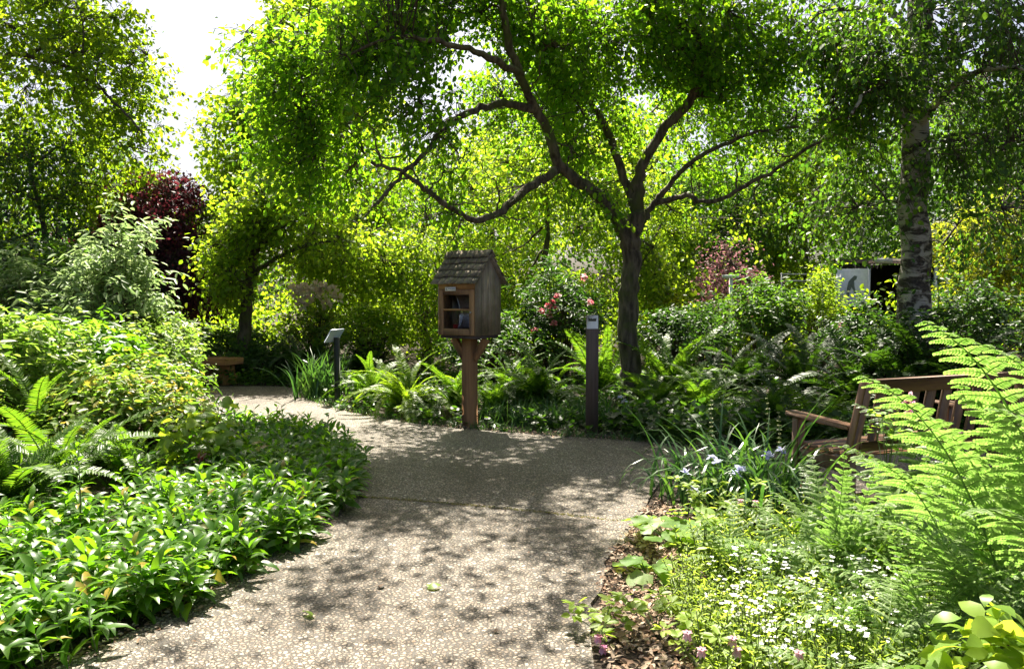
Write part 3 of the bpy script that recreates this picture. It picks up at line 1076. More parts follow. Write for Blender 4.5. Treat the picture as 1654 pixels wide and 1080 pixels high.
bg_tree('purple_maple', 'small dusty purple maple behind the tall green shrub right of the leaning trunk', 1180, 16.6, 2.4, .46, 'leaf_dusty', 170, .07, 63, low=.45)

# far wood that closes the view: reads as one mass
wb = MB()
g = rng(71)
n = 5200
ax = g.uniform(-26, 26, n)
ay = 29 + g.uniform(-2, 3, n) - np.abs(ax) * .1
top = 7.0 + 1.3 * np.sin(ax * .5) + 1.0 * np.sin(ax * 1.3 + 1)
pxs = CX + ax / ay * FPX
top = np.where((pxs > 215) & (pxs < 440), np.minimum(top, 4.4), top)
az = g.uniform(0, 1, n) ** .8 * top
cl = np.stack([ax, ay, az], 1)
crown_leaves(wb, cl, unit(g.normal(0, 1, (n, 3))), g, 12, .20, .15, .4, .8, .6)
tag(wb.build('far_wood', M['leaf_mid']), 'far green wood closing the view behind the garden', 'wood', kind='stuff')

g = rng(73)
n = 3000
ay = g.uniform(15.5, 25, n)
ax = X(g.uniform(-150, 1800, n), ay)
az = g.uniform(0, 1, n) ** .8 * (1.25 + .45 * np.sin(ax * 1.1 + ay))
wb = MB()
crown_leaves(wb, np.stack([ax, ay, az], 1), unit(g.normal(0, 1, (n, 3)) + UPV), g, 11, .12, .075, .3, .5, .35)
tag(wb.build('far_understory', M['leaf_left']), 'low leafy undergrowth beneath the far trees', 'undergrowth', kind='stuff')

# ------------------------------------------------------------------ shrubs


def make_shrub(name, label, cat, px, d, w, h, leaf, ncl, L, Wd, seed, m=9, low=.1, flowers=None, tmpl='oval', depth=None, dz=0, upn=.9, group=None, droop=.15, rough=.42):
    """mound of leaf rosettes on woody stems"""
    g = rng(seed)
    x = X(px, d)
    root = thing(name, label, cat, (x, d, 0), 0, group)
    dp = depth or w
    dirs = unit(g.normal(0, 1, (ncl, 3)) * np.array([1, 1, .9]))
    dirs[:, 2] = np.abs(dirs[:, 2]) * 1.0 - .25
    r = (1 - .5 * g.uniform(0, 1, (ncl, 1)) ** 2.2) * (1 + rough * vnoise(dirs * 1.0, 3.4, seed)[:, None])
    r = r * np.where(g.uniform(0, 1, (ncl, 1)) < .14, g.uniform(1.1, 1.38, (ncl, 1)), 1)
    ctr = np.array([0, 0, h * (.45 + low * .3)])
    cl = ctr + dirs * r * np.array([w, dp, h * .58])
    cl[:, 2] = np.maximum(cl[:, 2], .06)
    sb = MB()
    base = g.normal(0, .08, (ncl, 3)) * np.array([1, 1, 0])
    k = g.uniform(0, 1, ncl) < .35
    sb.twigs(base[k], (base[k] + cl[k]) / 2 + np.array([0, 0, .1]), cl[k], .010, .003)
    sb.build('stems', M['stem_brown'], root)
    fb = MB()
    out = unit(cl - ctr * .6)
    az = g.uniform(0, 2 * PI, (ncl, m))
    el = g.uniform(-.2, .75, (ncl, m))
    up = unit(out * .6 + UPV * .8)
    s1 = unit(np.cross(up, g.normal(0, 1, (ncl, 3))))
    s2 = np.cross(up, s1)
    D = (np.cos(az) * np.cos(el))[..., None] * s1[:, None] + (np.sin(az) * np.cos(el))[..., None] * s2[:, None] + np.sin(el)[..., None] * up[:, None]
    D[..., 2] -= droop
    N = unit(up[:, None] * upn + g.normal(0, .45, (ncl, m, 3)))
    Pn = cl[:, None] + g.normal(0, L * .45, (ncl, m, 3))
    sz = g.uniform(.65, 1.25, ncl * m)
    fb.leaves(Pn.reshape(-1, 3), D.reshape(-1, 3), N.reshape(-1, 3), L * sz, Wd * sz, tmpl)
    fb.build('foliage', M[leaf], root)
    if flowers:
        fm, nf, fs, where = flowers
        for q in range(nf):
            if where is not None:
                tx, ty = where[q % len(where)]
                c = P(tx, ty, d - dp * .9) - np.array([x, d, 0])
                e = unit(c - ctr)
                c = ctr + e * np.array([w, dp, h * .62]) * 1.0
                c[0] = P(tx, ty, d)[0] - x
                c[2] = P(tx, ty, d - dp * .7)[2]
            else:
                c = cl[g.integers(ncl)] * 1.03
                if c[1] > 0:
                    c[1] = -c[1]
            b = MB()
            npet = 22
            dv = unit(g.normal(0, 1, (npet, 3)) + np.array([0, -.5, .5]))
            b.leaves(c + dv * fs * .3, dv + g.normal(0, .4, (npet, 3)), g.normal(0, 1, (npet, 3)), fs * .7, fs * .6, 'oval')
            b.build('flower', M[fm], root)
    return root


make_shrub('azalea_shrub', 'pale yellow-green azalea mound just left of the low timber bench', 'shrub', 258, 10.2, .52, 1.38, 'leaf_azalea', 330, .075, .034, 101, m=10, low=.2)
make_shrub('azalea_shrub', 'bright azalea with coppery new leaves overhanging the left path edge', 'shrub', 236, 7.6, .50, .86, 'leaf_coppery', 340, .088, .038, 102, m=10)
make_shrub('azalea_shrub', 'pale green azalea mound below the purple leaved tree', 'shrub', 205, 9.0, .75, 1.30, 'leaf_azalea', 360, .08, .036, 103, m=10, low=.2)
make_shrub('broadleaf_shrub', 'green shrub with glossy broad leaves left of the pale azaleas', 'shrub', 105, 7.8, .85, 1.32, 'leaf_cover', 330, .12, .052, 104, m=9, low=.2)
make_shrub('broadleaf_shrub', 'green leafy shrub cut off by the left edge, above the arching ferns', 'shrub', 5, 7.0, .75, 1.35, 'leaf_azalea', 300, .105, .046, 105, m=9, low=.2)
make_shrub('azalea_shrub', 'low yellow-green azalea with coppery tips between the ferns and the path', 'shrub', 185, 6.7, .6, .92, 'leaf_coppery', 310, .085, .036, 106, m=10)
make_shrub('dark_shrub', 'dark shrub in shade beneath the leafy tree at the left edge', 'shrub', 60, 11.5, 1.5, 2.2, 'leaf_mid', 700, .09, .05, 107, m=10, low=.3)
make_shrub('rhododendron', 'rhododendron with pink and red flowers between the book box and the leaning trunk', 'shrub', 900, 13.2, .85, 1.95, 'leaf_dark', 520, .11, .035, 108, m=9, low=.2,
           flowers=('petal_red', 10, .075, [(882, 494), (872, 503), (893, 500), (888, 488), (897, 479), (884, 508), (938, 448), (946, 489), (862, 533), (890, 522), (925, 492), (878, 497), (900, 506)]))
make_shrub('azalea_shrub', 'azalea with cream and pink blossom behind the tilted sign', 'shrub', 512, 15.0, .65, 1.62, 'leaf_coppery', 320, .08, .03, 109, m=9,
           flowers=('petal_cream', 12, .15, [(500, 466), (515, 470), (528, 478), (490, 476), (536, 492), (508, 486), (484, 468), (545, 470), (520, 462), (497, 492), (553, 482), (530, 466)]))
make_shrub('yellow_shrub', 'yellow-green shrub between the tilted sign and the book box', 'shrub', 600, 13.6, .62, 1.5, 'leaf_lime', 330, .085, .04, 110, m=9, low=.2)
make_shrub('green_shrub', 'tall bright green shrub between the leaning trunk and the white kiosk', 'shrub', 1240, 13.6, .70, 1.95, 'leaf_mid', 420, .095, .045, 111, m=9, low=.2)
make_shrub('yellow_shrub', 'small yellow-green shrub touching the left edge of the white kiosk panel', 'shrub', 1322, 16.0, .5, 1.95, 'leaf_lime', 330, .08, .035, 112, m=9, low=.3)
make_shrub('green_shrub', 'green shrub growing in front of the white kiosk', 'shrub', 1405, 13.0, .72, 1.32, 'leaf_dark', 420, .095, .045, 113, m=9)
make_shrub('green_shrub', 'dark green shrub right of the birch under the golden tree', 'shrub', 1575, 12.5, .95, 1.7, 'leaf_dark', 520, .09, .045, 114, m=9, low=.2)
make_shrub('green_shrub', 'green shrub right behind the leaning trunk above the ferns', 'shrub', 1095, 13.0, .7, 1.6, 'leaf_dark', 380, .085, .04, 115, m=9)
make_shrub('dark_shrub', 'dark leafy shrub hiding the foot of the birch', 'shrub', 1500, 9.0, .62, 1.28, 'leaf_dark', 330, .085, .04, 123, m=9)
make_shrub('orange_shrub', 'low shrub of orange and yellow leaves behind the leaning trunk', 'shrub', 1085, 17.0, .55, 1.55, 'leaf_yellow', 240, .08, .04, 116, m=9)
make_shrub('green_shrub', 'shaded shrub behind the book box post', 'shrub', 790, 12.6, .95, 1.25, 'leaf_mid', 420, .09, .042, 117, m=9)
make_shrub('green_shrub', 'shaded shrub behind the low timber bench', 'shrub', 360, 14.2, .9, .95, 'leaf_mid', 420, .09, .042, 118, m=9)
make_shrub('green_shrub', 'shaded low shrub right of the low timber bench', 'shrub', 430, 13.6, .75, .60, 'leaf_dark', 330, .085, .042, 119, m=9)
make_shrub('green_shrub', 'green shrub left of the white post and crossbar', 'shrub', 1150, 15.0, .6, 1.4, 'leaf_mid', 300, .085, .04, 120, m=9)
make_shrub('broadleaf_shrub', 'big bright yellow-green leaves in the bottom right corner', 'shrub', 1640, 2.25, .20, .56, 'leaf_broad', 40, .085, .056, 121, m=7, tmpl='lance', low=.3)
make_shrub('broadleaf_plant', 'low plant with bright broad leaves left of the dark red flower', 'plant', 322, 6.2, .28, .52, 'leaf_broad', 34, .14, .075, 122, m=6, tmpl='lance',
           flowers=('petal_red', 1, .07, [(343, 741)]))

# pale shrub with drooping sprays
make_shrub('layered_shrub', 'tall loose shrub of pale drooping leaves left of the purple tree', 'shrub', 195, 10.0, .55, 2.25, 'leaf_pale', 300, .13, .045, 131, m=11, low=.5, droop=.55, upn=1.0, rough=.9)
make_shrub('layered_shrub', 'pale drooping shrub at the left, lower than the tall loose pale one', 'shrub', 95, 10.4, .75, 1.85, 'leaf_pale', 330, .13, .045, 132, m=11, low=.4, droop=.55, upn=1.0, rough=.9)

# ------------------------------------------------------------------ ferns


def frond_curve(e0, e1, n=40, ex=1.15):
    t = np.linspace(0, 1, n)
    el = e0 + (e1 - e0) * t ** ex
    dx, dz = np.cos(el), np.sin(el)
    x = np.concatenate([[0], np.cumsum((dx[1:] + dx[:-1]) / 2)]) / (n - 1)
    z = np.concatenate([[0], np.cumsum((dz[1:] + dz[:-1]) / 2)]) / (n - 1)
    return t, np.stack([x, 0 * x, z], 1), np.stack([dx, 0 * dx, dz], 1)


def sword_frond(name, e0, e1, m, pairs=44, seed=0, wmax=.088):
    g = rng(seed)
    t, c, d = frond_curve(e0, e1)
    mb = MB()
    mb.tube(c[::3], np.linspace(.006, .0015, len(c[::3])), 4, cap=False)
    ts = np.linspace(.14, .985, pairs)
    for s in (-1, 1):
        i = np.minimum((ts * 39).astype(int), 38)
        f = (ts * 39 - i)[:, None]
        q = c[i] * (1 - f) + c[i + 1] * f
        td = unit(d[i])
        nn = np.stack([-td[:, 2], 0 * ts, td[:, 0]], 1)
        side = np.array([0, s, 0.])
        ln = wmax * np.minimum(1, ts / .26) ** .6 * (1 - ts) ** .5 * 1.35 * g.uniform(.9, 1.08, pairs) + .006
        D = side * .92 + td * .42 + nn * .12 + g.normal(0, .05, (pairs, 3))
        N = nn + side * -.25 + g.normal(0, .18, (pairs, 3))
        mb.leaves(q, D, N, ln, .019, 'long')
    o = mb.build(name, m)
    me = o.data
    bpy.data.objects.remove(o)
    return me, c[-1]


def lady_frond(name, e0, e1, m, pairs=15, seed=0, wmax=.155, start=.2, ex=1.15):
    """twice-divided frond"""
    g = rng(seed)
    t, c, d = frond_curve(e0, e1, ex=ex)
    mb = MB()
    mb.tube(c[::3], np.linspace(.006, .0012, len(c[::3])), 4, cap=False)
    ts = start + (1 - start) * np.linspace(0, .985, pairs) ** .93
    for s in (-1, 1):
        for k, tt in enumerate(ts):
            i = min(int(tt * 39), 38)
            f = tt * 39 - i
            q = c[i] * (1 - f) + c[i + 1] * f
            td = unit(d[i])
            nn = np.array([-td[2], 0, td[0]])
            u = (tt - start) / (1 - start)
            ln = wmax * min(1, .55 + u * 1.8) * (1 - u) ** .75 * g.uniform(.92, 1.08) + .012
            pd = unit(np.array([0, s * .93, 0]) + td * (.28 + .3 * u + g.normal(0, .07)) + nn * (.20 + g.normal(0, .08)))
            npn = max(4, int(18 * (ln / wmax) ** .6))
            ss = np.linspace(.06, .97, npn)[:, None]
            curl = (ss ** 2.0) * ln * .40
            pos = q + pd * ln * ss - nn * curl
            pdir = unit(pd - nn * (ss ** 1.2) * .85)
            pn = unit(nn + pd * ss * .5)
            mb.twigs(q[None], (q + pd * ln * .5 - nn * ln * .06)[None], pos[-1:], .0022, .0008)
            for s2 in (-1, 1):
                pl = (.0255 * (1 - ss[:, 0] * .72) * (ln / wmax) ** .3 + .002) * g.uniform(.9, 1.1, npn)
                lat = unit(np.cross(pn, pdir)) * s2
                mb.leaves(pos, lat * .9 + pdir * .45 - pn * .15, pn + g.normal(0, .12, (npn, 3)), pl, .0105, 'long')
    o = mb.build(name, m)
    me = o.data
    bpy.data.objects.remove(o)
    return me, c[-1]


SW = {}
for key, m in (('sun', 'fern_sword'), ('shade', 'fern_shaded'), ('lime', 'fern_lime')):  # one fern leaf in lit and shaded colours
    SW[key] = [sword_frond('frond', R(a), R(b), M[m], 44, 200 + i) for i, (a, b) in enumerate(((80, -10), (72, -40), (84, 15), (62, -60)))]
LF = [lady_frond('frond', R(a), R(b), M['fern_lady'], 15, 220 + i) for i, (a, b) in enumerate(((88, 30), (84, -5), (80, -35), (86, 55)))]
HF = [lady_frond('frond', R(a), R(b), M['fern_lady'], 19, 240 + i, .165, .22, 1.9) for i, (a, b) in enumerate(((70, 4), (66, -20), (74, 20)))]
LF2 = [lady_frond('frond', R(a), R(b), M['fern_sword'], 17, 230 + i) for i, (a, b) in enumerate(((84, 0), (78, -35)))]


def frond_at(root, me, az, s, tilt=0.0, roll=0.0, off=(0, 0, 0)):
    o = bpy.data.objects.new('frond', me)
    C.objects.link(o)
    o.parent = root
    o.rotation_euler = (roll, -tilt, az)
    o.scale = (s, s, s)
    o.location = off
    return o


def fern(name, label, px, d, n, ln, kind, seed, az0=0, az1=2 * PI, dtilt=0, group=None, var=None):
    g = rng(seed)
    root = thing(name, label, 'fern', (X(px, d), d, 0), 0, group)
    for k in range(n):
        az = az0 + (az1 - az0) * (k + g.uniform(-.35, .35)) / n
        vs = var or list(range(len(kind)))
        me, tip = kind[vs[g.integers(len(vs))]]
        frond_at(root, me, az, ln * g.uniform(.75, 1.12), dtilt + g.normal(0, .14), g.normal(0, .18), (g.normal(0, .03), g.normal(0, .03), 0))
    return root


fern('sword_fern', 'large sunlit sword fern between the tilted sign and the book box post', 655, 9.6, 44, 1.0, SW['lime'], 301)
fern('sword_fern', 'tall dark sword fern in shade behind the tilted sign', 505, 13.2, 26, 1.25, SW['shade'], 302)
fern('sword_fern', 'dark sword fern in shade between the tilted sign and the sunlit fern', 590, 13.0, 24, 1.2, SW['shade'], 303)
fern('sword_fern', 'sword fern directly left of the brown marker post', 885, 9.7, 26, 1.05, SW['sun'], 304)
fern('sword_fern', 'sword fern behind the book box post, right side', 825, 10.8, 22, 1.0, SW['sun'], 305)
fern('sword_fern', 'sword fern with pale upright tips between the marker post and the leaning trunk', 970, 10.9, 24, 1.2, SW['sun'], 306, dtilt=.15)
fern('sword_fern', 'sword fern with bright upright fronds just right of the leaning trunk', 1085, 10.0, 24, 1.2, SW['sun'], 307, dtilt=.12)
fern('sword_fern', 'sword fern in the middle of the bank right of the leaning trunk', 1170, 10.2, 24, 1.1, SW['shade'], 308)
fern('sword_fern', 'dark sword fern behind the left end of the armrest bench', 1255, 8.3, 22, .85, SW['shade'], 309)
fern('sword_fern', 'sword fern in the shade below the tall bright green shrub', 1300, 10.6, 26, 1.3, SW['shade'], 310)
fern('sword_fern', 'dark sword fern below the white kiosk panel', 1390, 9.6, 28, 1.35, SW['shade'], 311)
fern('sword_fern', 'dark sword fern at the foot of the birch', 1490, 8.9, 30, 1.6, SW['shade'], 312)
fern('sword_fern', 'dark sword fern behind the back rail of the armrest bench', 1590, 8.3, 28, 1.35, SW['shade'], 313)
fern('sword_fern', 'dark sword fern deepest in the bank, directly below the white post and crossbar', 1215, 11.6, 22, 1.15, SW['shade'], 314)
fern('sword_fern', 'sword fern with long pale fronds arching right over the left ground cover', 95, 5.5, 26, 1.0, SW['sun'], 315)
fern('sword_fern', 'sword fern at the left edge with its fronds in the sun', 5, 5.0, 24, .85, SW['sun'], 316)
fern('sword_fern', 'sword fern with yellowish fronds below the leafy shrub at the left edge', 60, 6.4, 24, 1.1, SW['sun'], 317, dtilt=.12)
fern('sword_fern', 'sword fern tucked between the azalea and the left ground cover', 205, 5.9, 20, .82, SW['sun'], 318)
fern('lady_fern', 'small soft fern in front of the large sunlit sword fern', 690, 8.95, 12, .42, LF2, 319)
fern('lady_fern', 'shaded soft fern with arching fronds left of the armrest bench', 1330, 7.9, 16, .85, LF2, 320)
# sunlit lady ferns of the right foreground
fern('lady_fern', 'upright pale lady fern in front of the bench post', 1345, 3.55, 13, .82, LF, 331, dtilt=.10, var=[0, 3, 1])
fern('lady_fern', 'soft pale lady fern between the iris and the white flowers', 1265, 3.75, 12, .55, LF, 332, var=[1, 2])
fern('lady_fern', 'bright lady fern below the bench seat', 1455, 3.9, 14, .72, LF, 333, var=[0, 1])
fern('lady_fern', 'low bright lady fern at the right edge beneath the tall fronds', 1640, 2.95, 14, .85, LF, 334, var=[0, 1, 2])
fern('lady_fern', 'bright lady fern behind the big leaves in the bottom right corner', 1520, 2.9, 14, .72, LF, 335, var=[0, 1])
fern('lady_fern', 'lady fern with a long frond lying over the white flowers', 1430, 2.75, 12, .62, LF, 336, var=[1, 2])

fern('lady_fern', 'small soft lady fern rising from the middle of the white flowers', 1300, 3.3, 11, .46, LF, 337, var=[1, 2])
fern('lady_fern', 'soft lady fern at the right side of the white flowers', 1400, 3.1, 12, .55, LF, 338, var=[0, 1])
fern('lady_fern', 'pale lady fern between the pink flower and the tall arching fronds', 1530, 3.5, 13, .85, LF, 339, var=[0, 1])
fern('lady_fern', 'lady fern at the bottom edge below the white flowers', 1390, 2.5, 12, .45, LF, 340, var=[1, 2])

fern('lady_fern', 'deep green lady fern with wide arching fronds in front of the bench seat', 1560, 4.05, 16, 1.05, LF2, 341)

fern('lady_fern', 'soft lady fern behind the white flowers, next to the heuchera', 1215, 3.75, 12, .58, LF, 342, var=[0, 1, 2])
fern('lady_fern', 'feathery lady fern filling the gap below the iris and the bench', 1330, 4.15, 13, .70, LF2, 343)
fern('lady_fern', 'feathery lady fern between the white flowers and the big leaves in the corner', 1480, 2.75, 12, .55, LF, 344, var=[0, 2])
fern('lady_fern', 'lady fern just right of the upright pale one, below the bench seat', 1410, 3.6, 13, .68, LF2, 345)
fern('sword_fern', 'sword fern just left of the book box post', 735, 9.8, 26, .85, SW['sun'], 346)
fern('sword_fern', 'sword fern just right of the book box post, close to the path', 800, 9.4, 26, .75, SW['sun'], 347)
fern('sword_fern', 'sword fern midway between the book box post and the marker post', 850, 9.9, 28, .95, SW['sun'], 348)
fern('sword_fern', 'low sword fern right of the foot of the leaning trunk', 1060, 9.3, 26, .85, SW['sun'], 349)
fern('sword_fern', 'sword fern close to the path between the leaning trunk and the bench', 1140, 9.0, 26, .95, SW['sun'], 350)
fern('sword_fern', 'sword fern behind the tilted sign post, left of the large sunlit fern', 600, 10.6, 26, .9, SW['sun'], 351)

hero = thing('lady_fern', 'tall lady fern whose long fronds arch left over the bench back', 'fern', (X(1610, 3.15), 3.15, 0))


def hero_frond(tip, base_off, kind, roll=0.0):
    me, tl = kind
    b = np.array([hero.location.x, hero.location.y, 0]) + np.array(base_off)
    dv = np.asarray(tip) - b
    s = np.linalg.norm(dv) / np.linalg.norm(tl)
    yaw = math.atan2(dv[1], dv[0])
    e = math.atan2(dv[2], math.hypot(dv[0], dv[1])) - math.atan2(tl[2], math.hypot(tl[0], tl[1]))
    m = Matrix.Rotation(roll, 3, Vector(dv).normalized()) @ Matrix.Rotation(yaw, 3, 'Z') @ Matrix.Rotation(-e, 3, 'Y')
    o = frond_at(hero, me, 0, s, 0, 0, base_off)
    o.rotation_euler = m.to_euler()


hero_frond(P(1388, 607, 2.95), (.12, -.05, 0), HF[0], .35)
hero_frond(P(1492, 519, 2.9), (.42, 0, 0), HF[0], .30)
hero_frond(P(1378, 742, 2.95), (-.10, -.10, 0), HF[1], .35)
hero_frond(P(1570, 552, 3.3), (.50, .05, 0), HF[1], .3)
hero_frond(P(1600, 660, 2.7), (.22, -.2, 0), HF[1], .25)
hero_frond(P(1420, 840, 2.7), (-.08, -.25, 0), HF[2], .2)
hero_frond(P(1560, 830, 2.5), (.15, -.45, 0), HF[1], .35)
hero_frond(P(1470, 668, 3.15), (.22, .05, 0), HF[1], .5)
hero_frond(P(1540, 615, 3.25), (.42, .1, 0), HF[0], .45)
hero_frond(P(1660, 600, 3.4), (.60, .2, 0), HF[0], .1)

# ------------------------------------------------------------------ ground cover


def rot_leaf_dirs(az, el):
    return np.stack([np.cos(az) * np.cos(el), np.sin(az) * np.cos(el), np.sin(el)], -1)


def cover(name, label, xy, hmin, hmax, k, L, Wd, m, seed, tmpl='lance', rosette=True, stem='stem_green', lean=.05):
    g = rng(seed)
    n = len(xy)
    h = g.uniform(hmin, hmax, n)
    base = np.column_stack([xy, np.zeros(n)])
    ln = g.normal(0, lean, (n, 2))
    top = base + np.column_stack([ln, h])
    mb = MB()
    mb.twigs(base, (base + top) / 2 + g.normal(0, .01, (n, 3)), top, .004, .002, mi=1)
    t = np.linspace(.3, 1.0, k)[None] * np.ones((n, 1))
    az = (np.arange(k) * 2.399)[None] + g.uniform(0, 2 * PI, (n, 1)) + g.normal(0, .25, (n, k))
    el = -.15 + .95 * t ** 2 + g.normal(0, .22, (n, k)) - .1
    D = rot_leaf_dirs(az, el)
    pos = base[:, None] * (1 - t[..., None]) + top[:, None] * t[..., None]
    N = unit(np.array([0, 0, 1.]) * .9 - D * .5 * np.sin(el)[..., None] + g.normal(0, .28, (n, k, 3)))
    sz = (g.uniform(.75, 1.2, (n, k)) * (1.1 - .35 * t)).ravel()
    mb.leaves(pos.reshape(-1, 3), D.reshape(-1, 3), N.reshape(-1, 3), L * sz, Wd * sz, tmpl)
    return tag(mb.build(name, [M[m], M[stem]]), label, 'ground cover', kind='stuff')


# glossy lance-leaved ground cover along the left edge of the path
patch = [(-1.85, 2.9)] + [tuple(p) for p in left_edge[1:9]] + [(-3.0, 8.3), (-2.75, 7.2), (-2.45, 6.3), (-2.35, 5.6), (-2.55, 5.0), (-3.0, 4.7), (-3.6, 4.4), (-3.6, 2.9)]
pc = np.array(patch[:9])
patch = [(x + (.09 if 0 < i < 9 else 0), y) for i, (x, y) in enumerate(patch)]
xy = scatter(patch, 880, 401, avoid=False)
tag_o = cover('ground_cover', 'thick glossy green lance-leaved ground cover spilling over the left path edge', xy, .13, .27, 12, .150, .046, 'leaf_cover', 402)
# taller spike of the same plant stands out of the patch
xy = np.array([G(118, 985)[:2] + np.array([0, .2]), G(125, 975)[:2] + np.array([.03, .25])])
g = rng(405)
sp = thing('leafy_spike', 'tall leafy spike rising out of the left ground cover below the ferns', 'plant', (X(118, 4.3), 4.3, 0))
mb = MB()
mb.tube([(0, 0, 0), (.01, 0, .35), (0, .01, .68)], [.006, .005, .002], 5, mi=1)
k = 34
t = np.linspace(.25, 1, k)
az = np.arange(k) * 2.4
el = -.2 + 1.2 * t ** 2
mb.leaves(np.column_stack([0 * t, 0 * t, .66 * t]), rot_leaf_dirs(az, el), UPV + g.normal(0, .2, (k, 3)), .13 * (1.1 - .6 * t), .034 * (1.1 - .5 * t), 'lance')
mb.build('leaves', [M['leaf_cover'], M['stem_green']], sp)

# low cover in the beds beyond the path
bed_far = [G(*p)[:2] for p in ((482, 642), (520, 656), (590, 673), (700, 690), (860, 704), (1000, 713), (1100, 722), (1230, 727), (1400, 727))]
bed_far = [tuple(p) for p in bed_far] + [(5.2, 7.6), (6.5, 12), (3, 14), (-3, 14.5), (-4.2, 13.2)]
near = np.array([tuple(p) for p in far_edge[3:]])
xy = scatter(bed_far, 1900, 411)
dist = np.min(np.linalg.norm(xy[:, None] - near[None], axis=2), axis=1)
g = rng(412)
cover('heart_leaf_cover', 'low cover of heart-shaped leaves filling the bed beyond the path', xy[(dist > .22)], .05, .24, 7, .085, .075, 'leaf_heart', 413, tmpl='heart', lean=.08)
xy = scatter([(1.2, 7.6), (3.3, 7.2), (3.6, 8.2), (1.3, 8.6)], 260, 414)
cover('heart_leaf_cover', 'taller heart-leaved cover at the foot of the leaning trunk and beside the bench arm', xy, .14, .36, 7, .10, .09, 'leaf_heart', 415, tmpl='heart', lean=.08)
bed_left = [tuple(p) for p in left_edge[6:]] + [(-9, 11), (-9, 5), (-3.6, 4.3), (-2.6, 5), (-2.4, 6.2), (-2.8, 7.4)]
xy = scatter(bed_left, 1300, 416)
cover('leafy_cover', 'leafy green cover under the shrubs and ferns of the left bed', xy, .1, .42, 9, .10, .045, 'leaf_cover', 417, tmpl='oval')
xy = scatter([(-7, 12.4), (-3.6, 12.35), (-2.8, 13.5), (-3, 15), (-8, 15)], 900, 418)
cover('leafy_cover', 'shaded dark cover around the low timber bench', xy, .08, .3, 8, .085, .06, 'leaf_mid', 419, tmpl='oval')


def tufts(name, label, xy, blades, h, w, m, seed, spread=.05, cat='grass', bend=.5):
    """many arching blades; stuff"""
    mb = MB()
    blade_geo(mb, np.repeat(np.column_stack([xy, np.zeros(len(xy))]), blades, 0), h, w, seed, spread, bend)
    return tag(mb.build(name, M[m]), label, cat, kind='stuff')


def blade_geo(mb, base, h, w, seed, spread=.05, bend=.5, seg=6, lean=.45):
    g = rng(seed)
    n = len(base)
    base = base + np.column_stack([g.normal(0, spread, (n, 2)), np.zeros(n)])
    az = g.uniform(0, 2 * PI, n)
    hh = h * g.uniform(.55, 1.15, n)
    out = np.column_stack([np.cos(az), np.sin(az), 0 * az])
    side = np.column_stack([-np.sin(az), np.cos(az), 0 * az])
    twist = g.normal(0, .5, n)
    side = side * np.cos(twist)[:, None] + out * np.sin(twist)[:, None]
    l0 = g.uniform(.05, lean, n)
    bd = bend * g.uniform(.3, 1.8, n)
    rows = []
    t = np.linspace(0, 1, seg + 1)
    ang = l0[:, None] + bd[:, None] * 2.2 * t[None] ** 1.8
    dx, dz = np.sin(ang) / seg, np.cos(ang) / seg
    cx = np.concatenate([np.zeros((n, 1)), np.cumsum(dx[:, 1:], 1)], 1) * hh[:, None]
    cz = np.concatenate([np.zeros((n, 1)), np.cumsum(dz[:, 1:], 1)], 1) * hh[:, None]
    for i, tt in enumerate(t):
        c = base + out * cx[:, i:i + 1] + UPV * cz[:, i:i + 1]
        ww = w * (1 - tt ** 2.2) * .5 + .0006
        rows += [c - side * ww, c + side * ww]
    V = np.stack(rows, 1).reshape(-1, 3)
    k = 2 * (seg + 1)
    f = np.array([(2 * i, 2 * i + 1, 2 * i + 3, 2 * i + 2) for i in range(seg)])
    F = (f[None] + np.arange(n)[:, None, None] * k).reshape(-1, 4)
    mb.add(V, F)


# grass fringe on the far side of the path
g = rng(421)
ed = spline([(p[0], p[1], 0) for p in far_edge[3:11]], 40)[:, :2]
xy = ed[g.integers(len(ed), size=330)] + np.column_stack([g.normal(0, .05, 330), np.abs(g.normal(.05, .10, 330))])
tufts('grass_fringe', 'thin grass fringing the far edge of the path', xy, 4, .13, .006, 'blade', 422, .03)
xy = np.column_stack([g.uniform(-.3, 1.1, 120), g.uniform(8.6, 9.6, 120)])
tufts('grass_tufts', 'green strappy tufts in the shade between the book box post and the marker post', xy, 7, .34, .010, 'blade', 423, .04)

# litter: bark chips and dry leaves
def litter(name, label, xy, seed, size=.03):
    g = rng(seed)
    n = len(xy)
    mb = MB()
    Pn = np.column_stack([xy, g.uniform(.006, .03, n)])
    D = unit(np.column_stack([g.normal(0, 1, (n, 2)), g.normal(0, .25, n)]))
    N = unit(UPV + g.normal(0, .45, (n, 3)))
    sz = g.uniform(.4, 1.5, n)
    mb.leaves(Pn, D, N, size * sz, size * .5 * sz, 'oval')
    return tag(mb.build(name, M['mulch']), label, 'litter', kind='stuff')


lit = [(.30, 2.6), (.40, 3.07), (.43, 3.83), (.56, 4.37), (.82, 4.96), (1.0, 5.5), (1.25, 5.3), (1.1, 4.5), (1.0, 3.6), (1.05, 2.6)]
litter('leaf_litter', 'pale brown leaf litter and bark chips on the right path edge', scatter(lit, 5200, 431, avoid=False), 432, .032)
xy = ed[rng(433).integers(len(ed), size=2600)] + np.column_stack([rng(434).normal(0, .06, 2600), rng(435).normal(.05, .10, 2600)])
k = ~inpoly(xy, path_s) | (rng(436).uniform(0, 1, 2600) < .25)
litter('leaf_litter', 'brown leaf litter along the far edge of the path', np.clip(xy[k], -9, 40), 437, .03)
le = spline([(p[0], p[1], 0) for p in left_edge[:8]], 40)[:, :2]
xy = le[rng(438).integers(len(le), size=1500)] + rng(439).normal(0, .06, (1500, 2))
litter('leaf_litter', 'brown leaf litter below the ground cover on the left path edge', xy, 440, .026)
xy = scatter(path_s, 9000, 441, avoid=False)
xy = xy[(xy[:, 1] > 2.4) & (xy[:, 1] < 12)][:1000]
